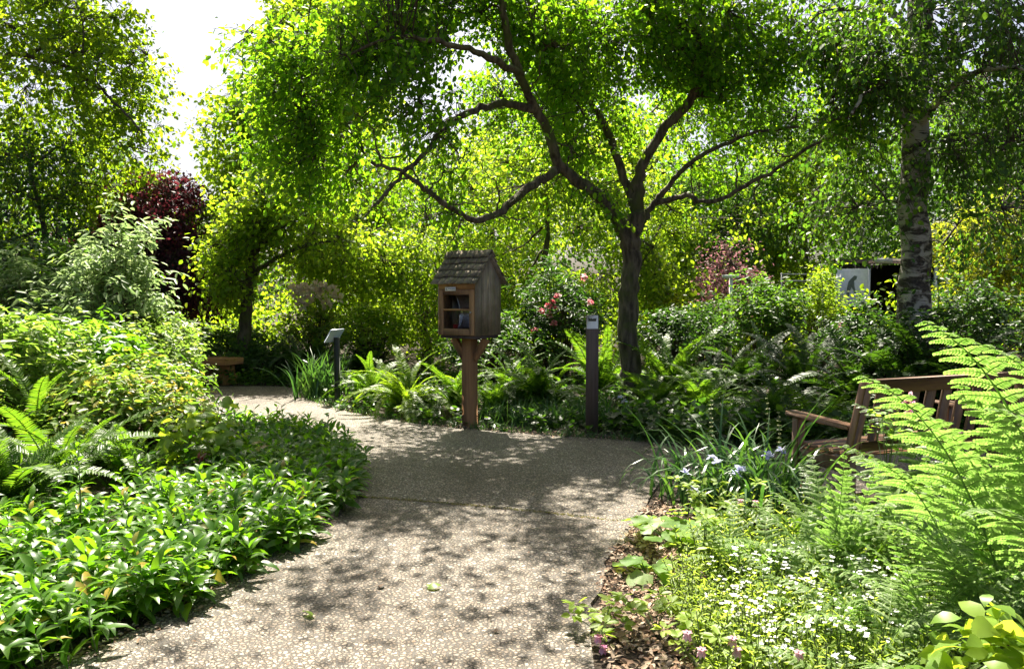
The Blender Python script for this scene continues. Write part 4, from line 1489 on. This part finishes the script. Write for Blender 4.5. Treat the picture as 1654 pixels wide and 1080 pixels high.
o = litter('petal_litter', 'scattered fallen specks on the path', xy, 442, .015)
o.location.z = .016

# mossy joint across the path
mb = MB()
g = rng(445)
jl = spline([G(575, 806), G(640, 810), G(720, 817), G(800, 824), G(880, 832), G(1000, 846)], 60)
wgt = np.clip(.5 + 1.2 * vnoise(jl, 2.2, 4), .04, 1)
i = g.choice(len(jl), 900, p=wgt / wgt.sum())
c = jl[i] + np.column_stack([g.normal(0, .015, 900), g.normal(0, .012, 900), np.full(900, .021)])
mb.leaves(c, unit(np.column_stack([g.normal(0, 1, (900, 2)), g.uniform(0, .6, 900)])), UPV + g.normal(0, .3, (900, 3)), .014, .010, 'oval')
tag(mb.build('moss_line', M['moss']), 'line of yellowish moss in the joint across the path', 'moss', kind='stuff')

# ------------------------------------------------------------------ clumps of the right bed, flowers


def flower_mesh(mb, c, s, g, npet=6, up=(0, 0, 1), mi=0):
    az = np.arange(npet) * 2 * PI / npet + g.uniform(0, 1)
    D = rot_leaf_dirs(az, np.full(npet, .25) + g.normal(0, .35, npet))
    mb.leaves(np.repeat(np.array([c]), npet, 0), D, UPV + g.normal(0, .3, (npet, 3)), s, s * .7, 'oval', mi)


def iris(label, px, d, nb, h, seed, flowers=(), w=.022, bend=.85, spread=.10, name='iris_clump'):
    g = rng(seed)
    root = thing(name, label, 'flower' if flowers else 'plant', (X(px, d), d, 0))
    mb = MB()
    blade_geo(mb, np.zeros((nb, 3)), h, w, seed, spread, bend, 8)
    mb.build('leaves', M['blade'], root)
    for (fx, fy, fd) in flowers:
        c = P(fx, fy, fd) - np.array([X(px, d), d, 0])
        f = MB()
        f.tube([(c[0] * .4, c[1] * .4, 0), (c[0] * .8, c[1] * .8, c[2] * .6), tuple(c)], [.004, .003, .002], 5, mi=1)
        flower_mesh(f, c, .048, g, 6)
        flower_mesh(f, c + np.array([0, 0, .012]), .036, g, 4)
        f.build('flower', [M['petal_blue'], M['stem_green']], root)
    return root


iris('large iris clump with pale blue flowers and drooping blades on the right path edge', 1190, 5.35, 140, .80, 501, [(1158, 748, 5.1), (1150, 738, 5.2), (1195, 758, 5.0), (1120, 790, 5.1), (1108, 764, 5.2), (1188, 766, 5.0)], spread=.16)
iris('iris clump with few blue flowers between the large iris and the bench', 1255, 5.2, 120, .82, 502, [(1240, 735, 5.0), (1262, 728, 5.1)], spread=.16)
iris('thin iris clump leaning over the path beside the large iris clump', 1112, 5.6, 45, .62, 503, spread=.12)
iris('bright strappy clump in the sun beside the tilted sign', 512, 11.1, 130, .78, 504, bend=.35, w=.026, spread=.16, name='strappy_clump')
iris('strappy clump in shade at the base of the marker post', 990, 8.9, 50, .5, 505, [(1001, 642, 8.7), (1008, 648, 8.7)], spread=.12)
iris('low grassy clump left of the marker post base', 880, 8.75, 50, .42, 506, spread=.12, w=.012, name='strappy_clump')


def rosette(name, label, px, d, n, h, L, m, seed, spread=.2, flat=.25):
    """round scalloped leaves on stalks"""
    g = rng(seed)
    root = thing(name, label, 'plant', (X(px, d), d, 0))
    r = spread * np.sqrt(g.uniform(0.02, 1, n))
    az = g.uniform(0, 2 * PI, n)
    hh = h * g.uniform(.5, 1.1, n) * (1 - .45 * r / spread)
    q = np.column_stack([r * np.cos(az), r * np.sin(az), hh])
    out = np.column_stack([np.cos(az), np.sin(az), g.normal(-.15, flat, n)])
    st = MB()
    st.twigs(np.zeros((n, 3)) + q * .1, q * np.array([.6, .6, .5]), q, .004, .003)
    st.build('stalks', M['stem_green'], root)
    mb = MB()
    sz = g.uniform(.7, 1.15, n)
    mb.leaves(q - unit(out) * (L * sz * .12)[:, None], out, UPV + np.column_stack([np.cos(az), np.sin(az), 0 * az]) * .35 + g.normal(0, .2, (n, 3)), L * sz, L * sz, 'scallop')
    mb.build('leaves', M[m], root)
    return root


rosette('heuchera', 'clump of big round scalloped light green leaves at the path edge below the iris', 1105, 4.45, 44, .26, .125, 'leaf_heuchera', 511, .27)
rosette('heuchera', 'small clump of round scalloped leaves lying on the leaf litter', 1055, 3.95, 12, .12, .12, 'leaf_heuchera', 512, .14)
rosette('heuchera', 'round-leaved clump in the shade right of the marker post', 1020, 8.3, 30, .26, .11, 'leaf_heart', 513, .25)


def columbine(label, px, d, h, flowers, seed, leaf='leaf_woodruff', fm='petal_dusk'):
    g = rng(seed)
    o = np.array([X(px, d), d, 0])
    root = thing('columbine', label, 'flower', tuple(o))
    st, lf = MB(), MB()
    for k in range(9):
        a = g.uniform(0, 2 * PI)
        rr = g.uniform(.04, .16)
        e = np.array([math.cos(a) * rr, math.sin(a) * rr, h * g.uniform(.35, .85)])
        st.twigs(np.zeros((1, 3)), (e * np.array([.4, .4, .6]))[None], e[None], .003, .0018)
        for j in range(9):
            az = g.uniform(0, 2 * PI)
            D = rot_leaf_dirs(np.array([az]), np.array([g.uniform(-.2, .4)]))
            lf.leaves((e + D[0] * .012)[None], D, UPV[None] + g.normal(0, .3, (1, 3)), g.uniform(.04, .06), .030, 'oval')
    for (fx, fy) in flowers:
        c = P(fx, fy, d - .05) - o
        st.twigs(np.zeros((1, 3)), (c * np.array([.5, .5, .7]))[None], (c + np.array([0, 0, .02]))[None], .003, .002)
        f = MB()
        az = np.arange(6) * PI / 3
        f.leaves(np.repeat(c[None] + np.array([[0, 0, .018]]), 6, 0), rot_leaf_dirs(az, np.full(6, -1.0)), rot_leaf_dirs(az, np.full(6, .4)), .036, .022, 'oval')
        f.leaves(np.repeat(c[None] + np.array([[0, 0, .014]]), 6, 0), rot_leaf_dirs(az + .5, np.full(6, .3)), UPV + np.zeros((6, 3)), .022, .014, 'oval')
        f.build('flower', M[fm], root)
    st.build('stems', M['stem_green'], root)
    lf.build('leaves', M[leaf], root)


columbine('columbine with two dusky pink flowers in front of the heuchera', 1140, 3.75, .45, [(1138, 930), (1134, 956)], 521)
columbine('columbine with pink flowers above the heuchera leaves', 1195, 4.35, .50, [(1220, 814), (1196, 812)], 522)
columbine('low columbine with pink buds at the bottom edge beside the white flowers', 1150, 2.85, .30, [(1110, 1028), (1183, 1037), (1190, 1055), (1133, 1055)], 523)
columbine('leafy columbine without flowers left of the upright lady fern', 1110, 4.9, .38, [], 524)
columbine('small columbine with crimson flowers on the path edge at the bottom', 975, 3.25, .16, [(966, 1033), (974, 1050)], 525, fm='petal_pink')
columbine('leafy columbine with bright leaves on the leaf litter near the bottom', 1065, 3.3, .24, [], 527)
columbine('leafy low columbine filling the bottom edge right of the path', 1260, 2.75, .26, [(1290, 1060)], 526)

# white flowering woodruff carpet
wp = [(.74, 2.6), (.70, 3.3), (.88, 3.9), (1.25, 4.2), (1.75, 3.9), (2.0, 3.3), (2.0, 2.6)]
xy = scatter(wp, 1250, 531)
cover('woodruff_carpet', 'carpet of fine bright green whorled leaves under the small white flowers', xy, .12, .30, 14, .045, .012, 'leaf_woodruff', 532, tmpl='oval', lean=.05)
g = rng(533)
fx = scatter([(.85, 2.6), (.8, 3.2), (1.1, 3.65), (1.5, 3.5), (1.75, 3.0), (1.75, 2.6)], 170, 534)
mb = MB()
zt = g.uniform(.17, .36, len(fx))
mb.twigs(np.column_stack([fx, np.zeros(len(fx))]), np.column_stack([fx + g.normal(0, .015, fx.shape), zt * .6]), np.column_stack([fx, zt]), .0022, .0014, mi=1)
for j in range(3):
    c0 = np.column_stack([fx, zt]) + g.normal(0, .014, (len(fx), 3))
    for q in range(4):
        az = g.uniform(0, .4, len(fx)) + q * PI / 2
        mb.leaves(c0, rot_leaf_dirs(az, np.full(len(fx), .25)), UPV + g.normal(0, .3, (len(fx), 3)), .012, .010, 'oval')
tag(mb.build('white_flowers', [M['petal_white'], M['stem_green']]), 'mass of tiny white flowers in the right foreground', 'flowers', kind='stuff')
# filler between the big plants of the right bed
xy = scatter([(1.0, 4.3), (1.3, 5.0), (2.1, 4.9), (4.0, 5.2), (4.0, 2.4), (2.0, 2.4), (1.9, 3.6)], 850, 535)
cover('leafy_cover', 'light green leafy cover beneath the lady ferns of the right bed', xy, .08, .27, 10, .07, .026, 'leaf_woodruff', 536, tmpl='oval')

# plant with pink flower spike by the bench
d = 4.2
root = thing('pink_flower_plant', 'plant with a bright pink flower cluster in front of the bench back', 'flower', (X(1440, d), d, 0))
g = rng(541)
o0 = np.array([X(1440, d), d, 0])
st, lf = MB(), MB()
top = P(1466, 655, d) - o0
st.tube([(0, 0, 0), (0, 0, .45), tuple(top * np.array([.8, .8, .85])), tuple(top)], [.006, .005, .004, .003], 5)
for (lx, ly) in ((1425, 672), (1445, 668), (1410, 665), (1440, 690), (1430, 655), (1455, 700), (1450, 645), (1415, 690), (1460, 720), (1432, 710)):
    e = P(lx, ly, d + g.normal(0, .05)) - o0
    st.twigs(np.array([[0, 0, .4]]), ((e + np.array([0, 0, .4])) / 2)[None], e[None], .003, .002)
    az = g.uniform(0, 2 * PI, 7)
    lf.leaves(np.repeat(e[None], 7, 0) + g.normal(0, .02, (7, 3)), rot_leaf_dirs(az, g.uniform(-.2, .5, 7)), UPV + g.normal(0, .4, (7, 3)), .05, .030, 'oval')
st.build('stems', M['stem_green'], root)
lf.build('leaves', M['leaf_heuchera'], root)
f = MB()
for (qx, qy) in ((1466, 640), (1462, 648), (1471, 652), (1460, 658), (1468, 662), (1474, 666), (1462, 668), (1470, 645), (1467, 655)):
    c = P(qx, qy, d) - o0 + g.normal(0, .01, 3)
    dv = unit(g.normal(0, 1, (9, 3)) + np.array([0, -.6, .2]))
    f.leaves(np.repeat(c[None], 9, 0), dv, g.normal(0, 1, (9, 3)), .024, .02, 'oval')
f.build('flower', M['petal_pink'], root)


def spike(label, px, d, top_py, seed):
    g = rng(seed)
    o = np.array([X(px, d), d, 0])
    root = thing('fringecup', label, 'flower', tuple(o))
    top = P(px + 2, top_py, d) - o
    st = MB()
    pts = spline([(0, 0, 0), top * .5 + np.array([.02, 0, 0]), top], 10)
    st.tube(pts, np.linspace(.004, .0015, len(pts)), 5)
    st.build('stem', M['stem_green'], root)
    f = MB()
    n = 26
    t = np.linspace(.55, 1, n)
    c = pts[np.minimum((t * (len(pts) - 1)).astype(int), len(pts) - 1)] + UPV * .01
    az = g.uniform(0, 2 * PI, n)
    c = c + rot_leaf_dirs(az, 0 * az) * .008
    for q in range(3):
        f.leaves(c, rot_leaf_dirs(az + q * 2, g.uniform(-.5, .3, n)), UPV + g.normal(0, .5, (n, 3)), .016 * (1.25 - t * .6), .012, 'oval')
    f.build('flower', M['stalk_pale'], root)
    lf = MB()
    k = 9
    az = g.uniform(0, 2 * PI, k)
    lf.leaves(rot_leaf_dirs(az, 0 * az) * .05 + UPV * g.uniform(.08, .35, (k, 1)), rot_leaf_dirs(az, g.uniform(-.2, .3, k)), UPV + g.normal(0, .2, (k, 3)), .10, .10, 'scallop')
    lf.build('leaves', M['leaf_heart'], root)


spike('thin pale flower spike standing above the left part of the iris', 1146, 6.0, 641, 551)
spike('thin pale flower spike near the bench arm, above the right part of the iris', 1238, 5.7, 637, 552)
spike('short pale flower spike left of the bench arm, lower than its neighbours', 1256, 5.6, 668, 553)
# red and white bloom far among the shrubs
d = 13.5
f = MB()
g = rng(561)
for k in range(9):
    c = P(1357 + g.normal(0, 3), 520 + k * 2.6, d)
    dv = unit(g.normal(0, 1, (8, 3)) + np.array([0, -.6, 0]))
    f.leaves(np.repeat(c[None], 8, 0), dv, g.normal(0, 1, (8, 3)), .06, .05, 'oval', mi=(1 if k in (0, 8) else 0))
ro = thing('red_flower', 'small red and white bloom among the shrubs below the kiosk panel', 'flower', (X(1357, d), d, 0))
o = f.build('petals', [M['petal_red'], M['petal_white']], ro, loc=(-X(1357, d), -d, 0))
s = MB()
s.tube([(0, 0, 0), (0, 0, .5), (0, .01, 1.0)], .006, 5)
s.build('stem', M['stem_green'], ro)

# fallen leaves on the path


def fallen(label, px, py, L, m, seed, az):
    g = rng(seed)
    q = G(px, py)
    mb = MB()
    mb.leaves(np.array([[0, 0, .004], [.01, .01, .006]]), rot_leaf_dirs(np.array([az, az + 1.3]), np.array([.25, .2])), UPV + g.normal(0, .2, (2, 3)), np.array([L, L * .6]), np.array([L * .6, L * .4]), 'lance')
    o = mb.build('fallen_leaf', M[m], loc=(q[0], q[1], .022))
    tag(o, label, 'leaf')


fallen('fresh green leaf lying in the middle of the path', 690, 959, .075, 'leaf_broad', 571, .4)
fallen('pale leaf lying on the lower left of the path', 505, 1004, .07, 'leaf_azalea', 572, 2.5)
fallen('small dark dead leaf near the bottom of the path', 797, 1029, .03, 'stem_brown', 573, .2)
fallen('thin brown leaf on the path left of the fresh green leaf', 612, 958, .05, 'stem_brown', 574, 1.2)

# ------------------------------------------------------------------ little library box on its post
lb = G(759, 688)
YAW = R(-35)
lib = thing('book_box', 'weathered wooden book exchange box with shingled gable roof on a post', 'book box', (lb[0], lb[1], 0), YAW)
BW, BD = .54, .46          # width of the door side, depth
Z0, ZE, ZR = 1.045, 1.665, 1.925  # floor, eave, ridge
mb = MB()
mb.box((0, 0, .50), (.135, .135, 1.02), bevel=.008)
mb.build('post', M['wood_post'], lib)
for s in (-1, 1):
    b = MB()
    b.bar((s * .072, 0, .78), (s * .235, 0, 1.0), .085, .05, up=(0, 1, 0), bevel=.004)
    b.build('brace', M['wood_post'], lib)
b = MB()
b.box((0, 0, 1.026), (.50, .42, .034), bevel=.004)
b.build('platform', M['wood_bollard'], lib)
# body: vertical boards on both gable sides and the back, a floor
b = MB()
g = rng(601)
for s in (-1, 1):
    nb = 4
    ws = BD / nb
    for k in range(nb):
        y0 = -BD / 2 + k * ws
        yc = y0 + ws / 2

        def top(y):
            return ZE + (ZR - ZE) * (1 - abs(y) / (BD / 2 + .001)) - .022
        x = s * (BW / 2 - .009 + g.normal(0, .0012))
        t = .009
        ya, yb = y0 + .0012, y0 + ws - .0012
        V = [(x - t, ya, Z0), (x + t, ya, Z0), (x + t, yb, Z0), (x - t, yb, Z0), (x - t, ya, top(ya)), (x + t, ya, top(ya)), (x + t, yb, top(yb)), (x - t, yb, top(yb))]
        b.add(V, [(0, 3, 2, 1), (4, 5, 6, 7), (0, 1, 5, 4), (1, 2, 6, 5), (2, 3, 7, 6), (3, 0, 4, 7)])
for k in range(4):
    w = (BW - .038) / 4
    b.box((-BW / 2 + .019 + w * (k + .5), BD / 2 - .010, (Z0 + ZE) / 2), (w - .002, .016, ZE - Z0))
b.box((0, 0, Z0 + .010), (BW - .040, BD - .040, .018))
b.build('body', M['wood_grey'], lib)
b = MB()
b.box((0, .01, Z0 + .285), (BW - .042, BD - .09, .016))
b.build('shelf', M['wood_door'], lib)
# door: frame, glass, header above
fy = -BD / 2
b = MB()
b.box((0, fy + .004, 1.596), (BW - .040, .018, .086))
b.build('door_header', M['wood_door'], lib)
door = MB()
dz0, dz1 = Z0 + .004, 1.549
sw = .062
for s in (-1, 1):
    door.box((s * (BW / 2 - .022 - sw / 2), fy - .004, (dz0 + dz1) / 2), (sw, .022, dz1 - dz0), bevel=.003)
door.box((0, fy - .004, dz0 + .035), (BW - .046 - 2 * sw, .0215, .07), bevel=.003)
door.box((0, fy - .004, dz1 - .028), (BW - .046 - 2 * sw, .0215, .056), bevel=.003)
door.box((0, fy - .0035, (dz0 + dz1) / 2 + .03), (BW - .046 - 2 * sw, .016, .018))
do = door.build('door', M['wood_door'], lib)
b = MB()
b.box((0, fy + .002, (dz0 + dz1) / 2), (BW - .044 - 2 * sw, .003, dz1 - dz0 - .12))
b.build('glass', M['glass'], do)
b = MB()
b.tube([(BW / 2 - .055, fy - .016, 1.30), (BW / 2 - .055, fy - .034, 1.30)], [.008, .011], 10)
b.build('knob', M['galvanised'], do)
b = MB()
b.box((-.075, fy - .0185, 1.558), (.15, .005, .044))
np_ = b.build('name_plate', M['plate_white'], lib)
b = MB()
b.add([(-.138, fy - .0222, 1.547), (-.112, fy - .0222, 1.547), (-.125, fy - .0222, 1.571)], [(0, 1, 2)])
for k, (x, w) in enumerate(((-.092, .02), (-.066, .022), (-.040, .020), (-.018, .014))):
    b.box((x, fy - .0220, 1.558), (w, .0012, .007))
b.build('lettering', M['ink_grey'], np_)
# roof: two boards with overlapping split shakes
rf = MB()
g = rng(611)
half = BD / 2 + .045
slope = (ZR - ZE) / (BD / 2)
RW = BW + .10
for s in (-1, 1):
    pitch = math.atan(slope)
    # deck
    ev = np.array([0, s * half, ZR - slope * half])
    rg = np.array([0, 0, ZR])
    mid = (ev + rg) / 2
    ln = np.linalg.norm(ev - rg)
    rot = Matrix.Rotation(-s * pitch, 3, 'X')
    nrm = np.array([0, s * math.sin(pitch), math.cos(pitch)])
    rf.box(mid + nrm * .002, (RW - .02, ln, .014), rot)
    rows = 4
    exp = ln / rows
    for r_ in range(rows):
        x = -RW / 2
        while x < RW / 2 - .02:
            w = min(g.uniform(.055, .13), RW / 2 - x)
            if RW / 2 - (x + w) < .03:
                w = RW / 2 - x
            c = rg + (ev - rg) / ln * ((rows - r_ - .42) * exp + g.normal(0, .005))
            tilt = Matrix.Rotation(-s * (pitch - .11), 3, 'X')
            rf.box(c + nrm * (.018 + .003 * (r_ % 2) + g.uniform(0, .003)) + np.array([x + w / 2, 0, 0]), (w - .005, exp * 1.25, g.uniform(.006, .009)), tilt)
            x += w
for k in range(6):
    x = -RW / 2 + RW / 6 * (k + .5)
    for s in (-1, 1):
        rot = Matrix.Rotation(-s * math.atan(slope), 3, 'X')
        rf.box((x, s * .038, ZR + .022 + .006 * (k % 2)), (RW / 6 - .004, .10, .012), rot)
rf.build('roof', M['wood_shake'], lib)


# books inside
def book(label, lx, h, w, dp, m, tilt=0, z=None):
    rot = Matrix.Rotation(YAW, 3, 'Z')
    q = rot @ Vector((lx, fy + .088, 0))
    zz = (Z0 + .0205) if z is None else z
    o = thing('book', label, 'book', (lb[0] + q.x, lb[1] + q.y, zz), YAW)
    o.rotation_euler = (0, tilt, YAW)
    b = MB()
    for s in (-1, 1):
        b.box((s * (w / 2 - .0015), 0, h / 2), (.003, dp, h))
    b.box((0, -dp / 2 + .0015, h / 2), (w - .0062, .003, h))
    b.build('cover', M[m], o)
    b = MB()
    b.box((0, .003, h / 2), (w - .0064, dp - .012, h - .012))
    b.build('pages', M['pages'], o)


book('tall white book standing upright on the lower shelf of the book box', .035, .205, .030, .14, 'book_white')
book('grey-blue book right of the tall white book in the book box', .085, .20, .036, .14, 'book_grey')
book('dark book at the right end of the lower shelf in the book box', .125, .19, .025, .13, 'book_dark')
book('small red book on the lower shelf left of the white book', -.055, .10, .032, .13, 'book_red')
book('grey book leaning on the upper shelf of the book box', .03, .17, .022, .13, 'book_grey', -.25, Z0 + .294)

# ------------------------------------------------------------------ marker post
q = G(957, 700)
mp = thing('marker_post', 'slim dark brown marker post with a small white plaque on its slanted top', 'post', (q[0], q[1] + .07, 0), R(-6))
pw = .135
b = MB()
zt0, zt1 = 1.125, 1.268
V = []
for z0, z1 in ((0.0, 0.0), (zt0, zt1)):
    V += [(-pw / 2, -pw / 2, z0), (pw / 2, -pw / 2, z0), (pw / 2, pw / 2, z1), (-pw / 2, pw / 2, z1)]
b.add(V, [(3, 2, 1, 0), (4, 5, 6, 7), (0, 1, 5, 4), (1, 2, 6, 5), (2, 3, 7, 6), (3, 0, 4, 7)])
b.build('post', M['wood_bollard'], mp)
tl = math.atan2(zt1 - zt0, pw)
rot = Matrix.Rotation(tl, 3, 'X')
nrm = np.array([0, -math.sin(tl), math.cos(tl)])
cen = np.array([0, 0, (zt0 + zt1) / 2]) + nrm * .006
b = MB()
b.box(cen, (.122, .19, .009), rot, bevel=.001)
pl = b.build('plaque', M['plate_white'], mp)


def on_plate(pts, h=.006):
    u = np.array([0, math.cos(tl), math.sin(tl)])
    return [cen + np.array([x, 0, 0]) + u * y + nrm * h for x, y in pts]


b = MB()
pts = [(-.042, .005), (.040, .005), (.044, .060), (.030, .044), (.018, .050), (.004, .038), (-.012, .050), (-.026, .042), (-.044, .062)]
b.add(on_plate(pts), [tuple(range(len(pts)))])
b.build('picture', M['ink_black'], pl)

# ------------------------------------------------------------------ tilted sign on the left
q = G(545, 649)
ls = thing('tilted_sign', 'small tilted white sign panel on a thin black post beside the strappy clump', 'sign', (q[0], q[1], 0), R(-18))
b = MB()
b.box((0, 0, .45), (.062, .062, .90), bevel=.004)
b.build('post', M['black_metal'], ls)
b = MB()
rot = Matrix.Rotation(R(-57), 3, 'Y')
b.box((-.035, 0, .925), (.21, .34, .016), rot, bevel=.003)
lp = b.build('backing', M['panel_white'], ls)
b = MB()
nv = rot @ Vector((0, 0, .0115))
b.box((-.035 + nv.x, 0, .925 + nv.z), (.20, .33, .006), rot)
b.build('panel', M['panel_white'], ls)

# ------------------------------------------------------------------ low timber bench
q = G(352, 621)
tbn = thing('timber_bench', 'low backless bench of thick orange-brown timber at the end of the path', 'bench', (q[0], q[1] + .1, 0), R(-24))
b = MB()
b.box((0, 0, .385), (.66, .42, .115), bevel=.012)
b.build('seat', M['wood_far'], tbn)
b = MB()
b.box((0, 0, .255), (.54, .14, .142), bevel=.006)
b.build('beam', M['wood_post'], tbn)
for s in (-1, 1):
    b = MB()
    b.box((s * .17, 0, .091), (.13, .30, .182), bevel=.006)
    b.build('leg', M['wood_post'], tbn)

# ------------------------------------------------------------------ wooden armrest bench
bt = R(22)
bo = np.array([X(1383, 5.0), 5.0, 0])
bn = thing('garden_bench', 'brown wooden slatted bench with armrests seen from behind through ferns', 'bench', tuple(bo), bt)
BL = 1.50
for x in (0, BL):
    b = MB()
    # back post leans slightly backward
    b.bar((x, .03, 0), (x, .03, .42), .075, .06, up=(0, 1, 0), bevel=.006)
    b.bar((x, .03, .415), (x, -.10, .945), .074, .062, up=(0, 1, 0), bevel=.010)
    b.build('back_post', M['wood_bench_up'], bn)
    b = MB()
    b.bar((x, .50, 0), (x, .50, .618), .072, .06, up=(0, 1, 0), bevel=.006)
    b.build('front_leg', M['wood_bench_up'], bn)
    b = MB()
    b.box((x, .295, .635), (.10, .58, .032), Matrix.Rotation(R(2), 3, 'X'), bevel=.006)
    b.build('armrest', M['wood_bench_up'], bn)
    b = MB()
    b.box((x, .265, .36), (.045, .41, .09), bevel=.004)
    b.build('side_rail', M['wood_bench_up'], bn)
b = MB()
b.bar((.037, -.088, .905), (BL - .037, -.088, .905), .095, .036, up=(0, 1, 0), bevel=.005)
b.build('top_rail', M['wood_bench'], bn)
b = MB()
b.bar((.037, -.012, .50), (BL - .037, -.012, .50), .07, .034, up=(0, 1, 0), bevel=.004)
b.build('lower_rail', M['wood_bench'], bn)
b = MB()
nsl = 9
for k in range(nsl):
    x = .075 + (BL - .15) * (k + .5) / nsl
    b.bar((x, -.016, .534), (x, -.079, .858), .085, .018, up=(0, 1, 0), bevel=.003)
b.build('back_slats', M['wood_bench_up'], bn)
b = MB()
for k in range(5):
    b.box((BL / 2, .10 + .098 * k, .425), (BL - .08, .088, .026), bevel=.004)
b.build('seat', M['wood_bench'], bn)
b = MB()
b.box((BL / 2, .50, .37), (BL - .074, .03, .08), bevel=.004)
b.build('front_rail', M['wood_bench'], bn)

# ------------------------------------------------------------------ white kiosk among the shrubs
kd = 18.5
kc = np.array([X(1440, kd), kd, 0])
ki = thing('kiosk', 'white kiosk with an open dark front and a picture panel, half hidden behind the birch', 'kiosk', tuple(kc), R(0))
x0, x1, y1 = X(1399, kd) - kc[0], X(1509, kd) - kc[0], 1.6
zb, ztp = .75, P(0, 424, kd)[2]
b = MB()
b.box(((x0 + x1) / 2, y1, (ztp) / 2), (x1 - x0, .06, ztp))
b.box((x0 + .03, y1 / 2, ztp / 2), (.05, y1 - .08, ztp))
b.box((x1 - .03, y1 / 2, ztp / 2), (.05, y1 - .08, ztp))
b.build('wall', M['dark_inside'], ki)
b = MB()
b.box(((x0 + x1) / 2, .02, zb / 2), (x1 - x0 - .12, .05, zb))
b.box(((x0 + x1) / 2, .10, zb + .02), (x1 - x0 - .12, .3, .04))
b.build('counter', M['wood_bollard'], ki)
b = MB()
b.box(((x0 + x1) / 2, .85, ztp + .06), (x1 - x0 + .1, 2.0, .07), Matrix.Rotation(R(4), 3, 'X'), bevel=.01)
b.build('roof', M['wood_bollard'], ki)
b = MB()
b.box((x0 + .30, -.18, ztp + .03), (.42, .03, .12))
b.build('fascia', M['roof_pale'], ki)
for x in (x0 + .02, x1 - .02):
    b = MB()
    b.box((x, -.04, ztp / 2), (.06, .06, ztp))
    b.build('corner_post', M['paint_white'], ki)
# picture panel hinged on the left post, swung outward and back
pn = MB()
a0 = np.array([x0 - .01, -.06])
dirp = np.array([-math.cos(R(25)), math.sin(R(25))])
wpn = .70
pz0, pz1 = P(0, 495, kd)[2], P(0, 434, kd)[2]
cp = a0 + dirp * wpn / 2
rotp = Matrix.Rotation(-R(25), 3, 'Z')
pn.box((cp[0], cp[1], (pz0 + pz1) / 2), (wpn, .035, pz1 - pz0), rotp, bevel=.004)
po = pn.build('picture_panel', M['paint_white'], ki)
fr = MB()
nrm2 = np.array([-math.sin(R(25)), -math.cos(R(25))])


def onp(u, v, h=.021):
    p = a0 + dirp * wpn * u + nrm2 * h
    return (p[0], p[1], pz0 + (pz1 - pz0) * v)


shape = [(.55, .22), (.60, .22), (.60, .45), (.54, .55), (.50, .42), (.45, .25), (.40, .25), (.43, .50), (.44, .62), (.40, .68), (.38, .78), (.44, .80), (.50, .72), (.58, .66), (.64, .52), (.65, .22), (.70, .22), (.69, .55), (.62, .74), (.52, .82), (.46, .86), (.36, .84), (.33, .78), (.36, .66), (.36, .40), (.33, .22), (.45, .20)]
sil = [(.34, .30), (.40, .28), (.44, .44), (.50, .52), (.55, .40), (.58, .28), (.66, .30), (.64, .50), (.60, .66), (.52, .74), (.42, .82), (.33, .80), (.35, .72), (.42, .68), (.41, .55)]
fr.add([onp(u, v) for u, v in sil], [tuple(range(len(sil)))])
fr.build('picture', M['ink_grey'], po)

# white post with a crossbar and pale rails far in the shrubs
d = 15.8
wp_ = thing('white_post', 'white post with a short crossbar below the small purple maple', 'post', (X(1180, d), d, 0))
b = MB()
b.box((0, 0, .95), (.06, .06, 1.90))
b.build('post', M['paint_white'], wp_)
b = MB()
b.box((-.02, -.045, 1.86), (.34, .025, .07))
b.build('crossbar', M['paint_white'], wp_)
d = 17.5
rl = thing('rail_fence', 'thin pale metal rails half hidden by leaves left of the kiosk', 'fence', (X(1295, d), d, 0), R(8))
for x in (-.5, .5):
    b = MB()
    b.box((x, 0, .99), (.03, .03, 1.98))
    b.build('post', M['galvanised'], rl)
for z in (1.80, 1.95):
    b = MB()
    b.box((0, -.04, z), (1.1, .03, .03))
    b.build('rail', M['galvanised'], rl)
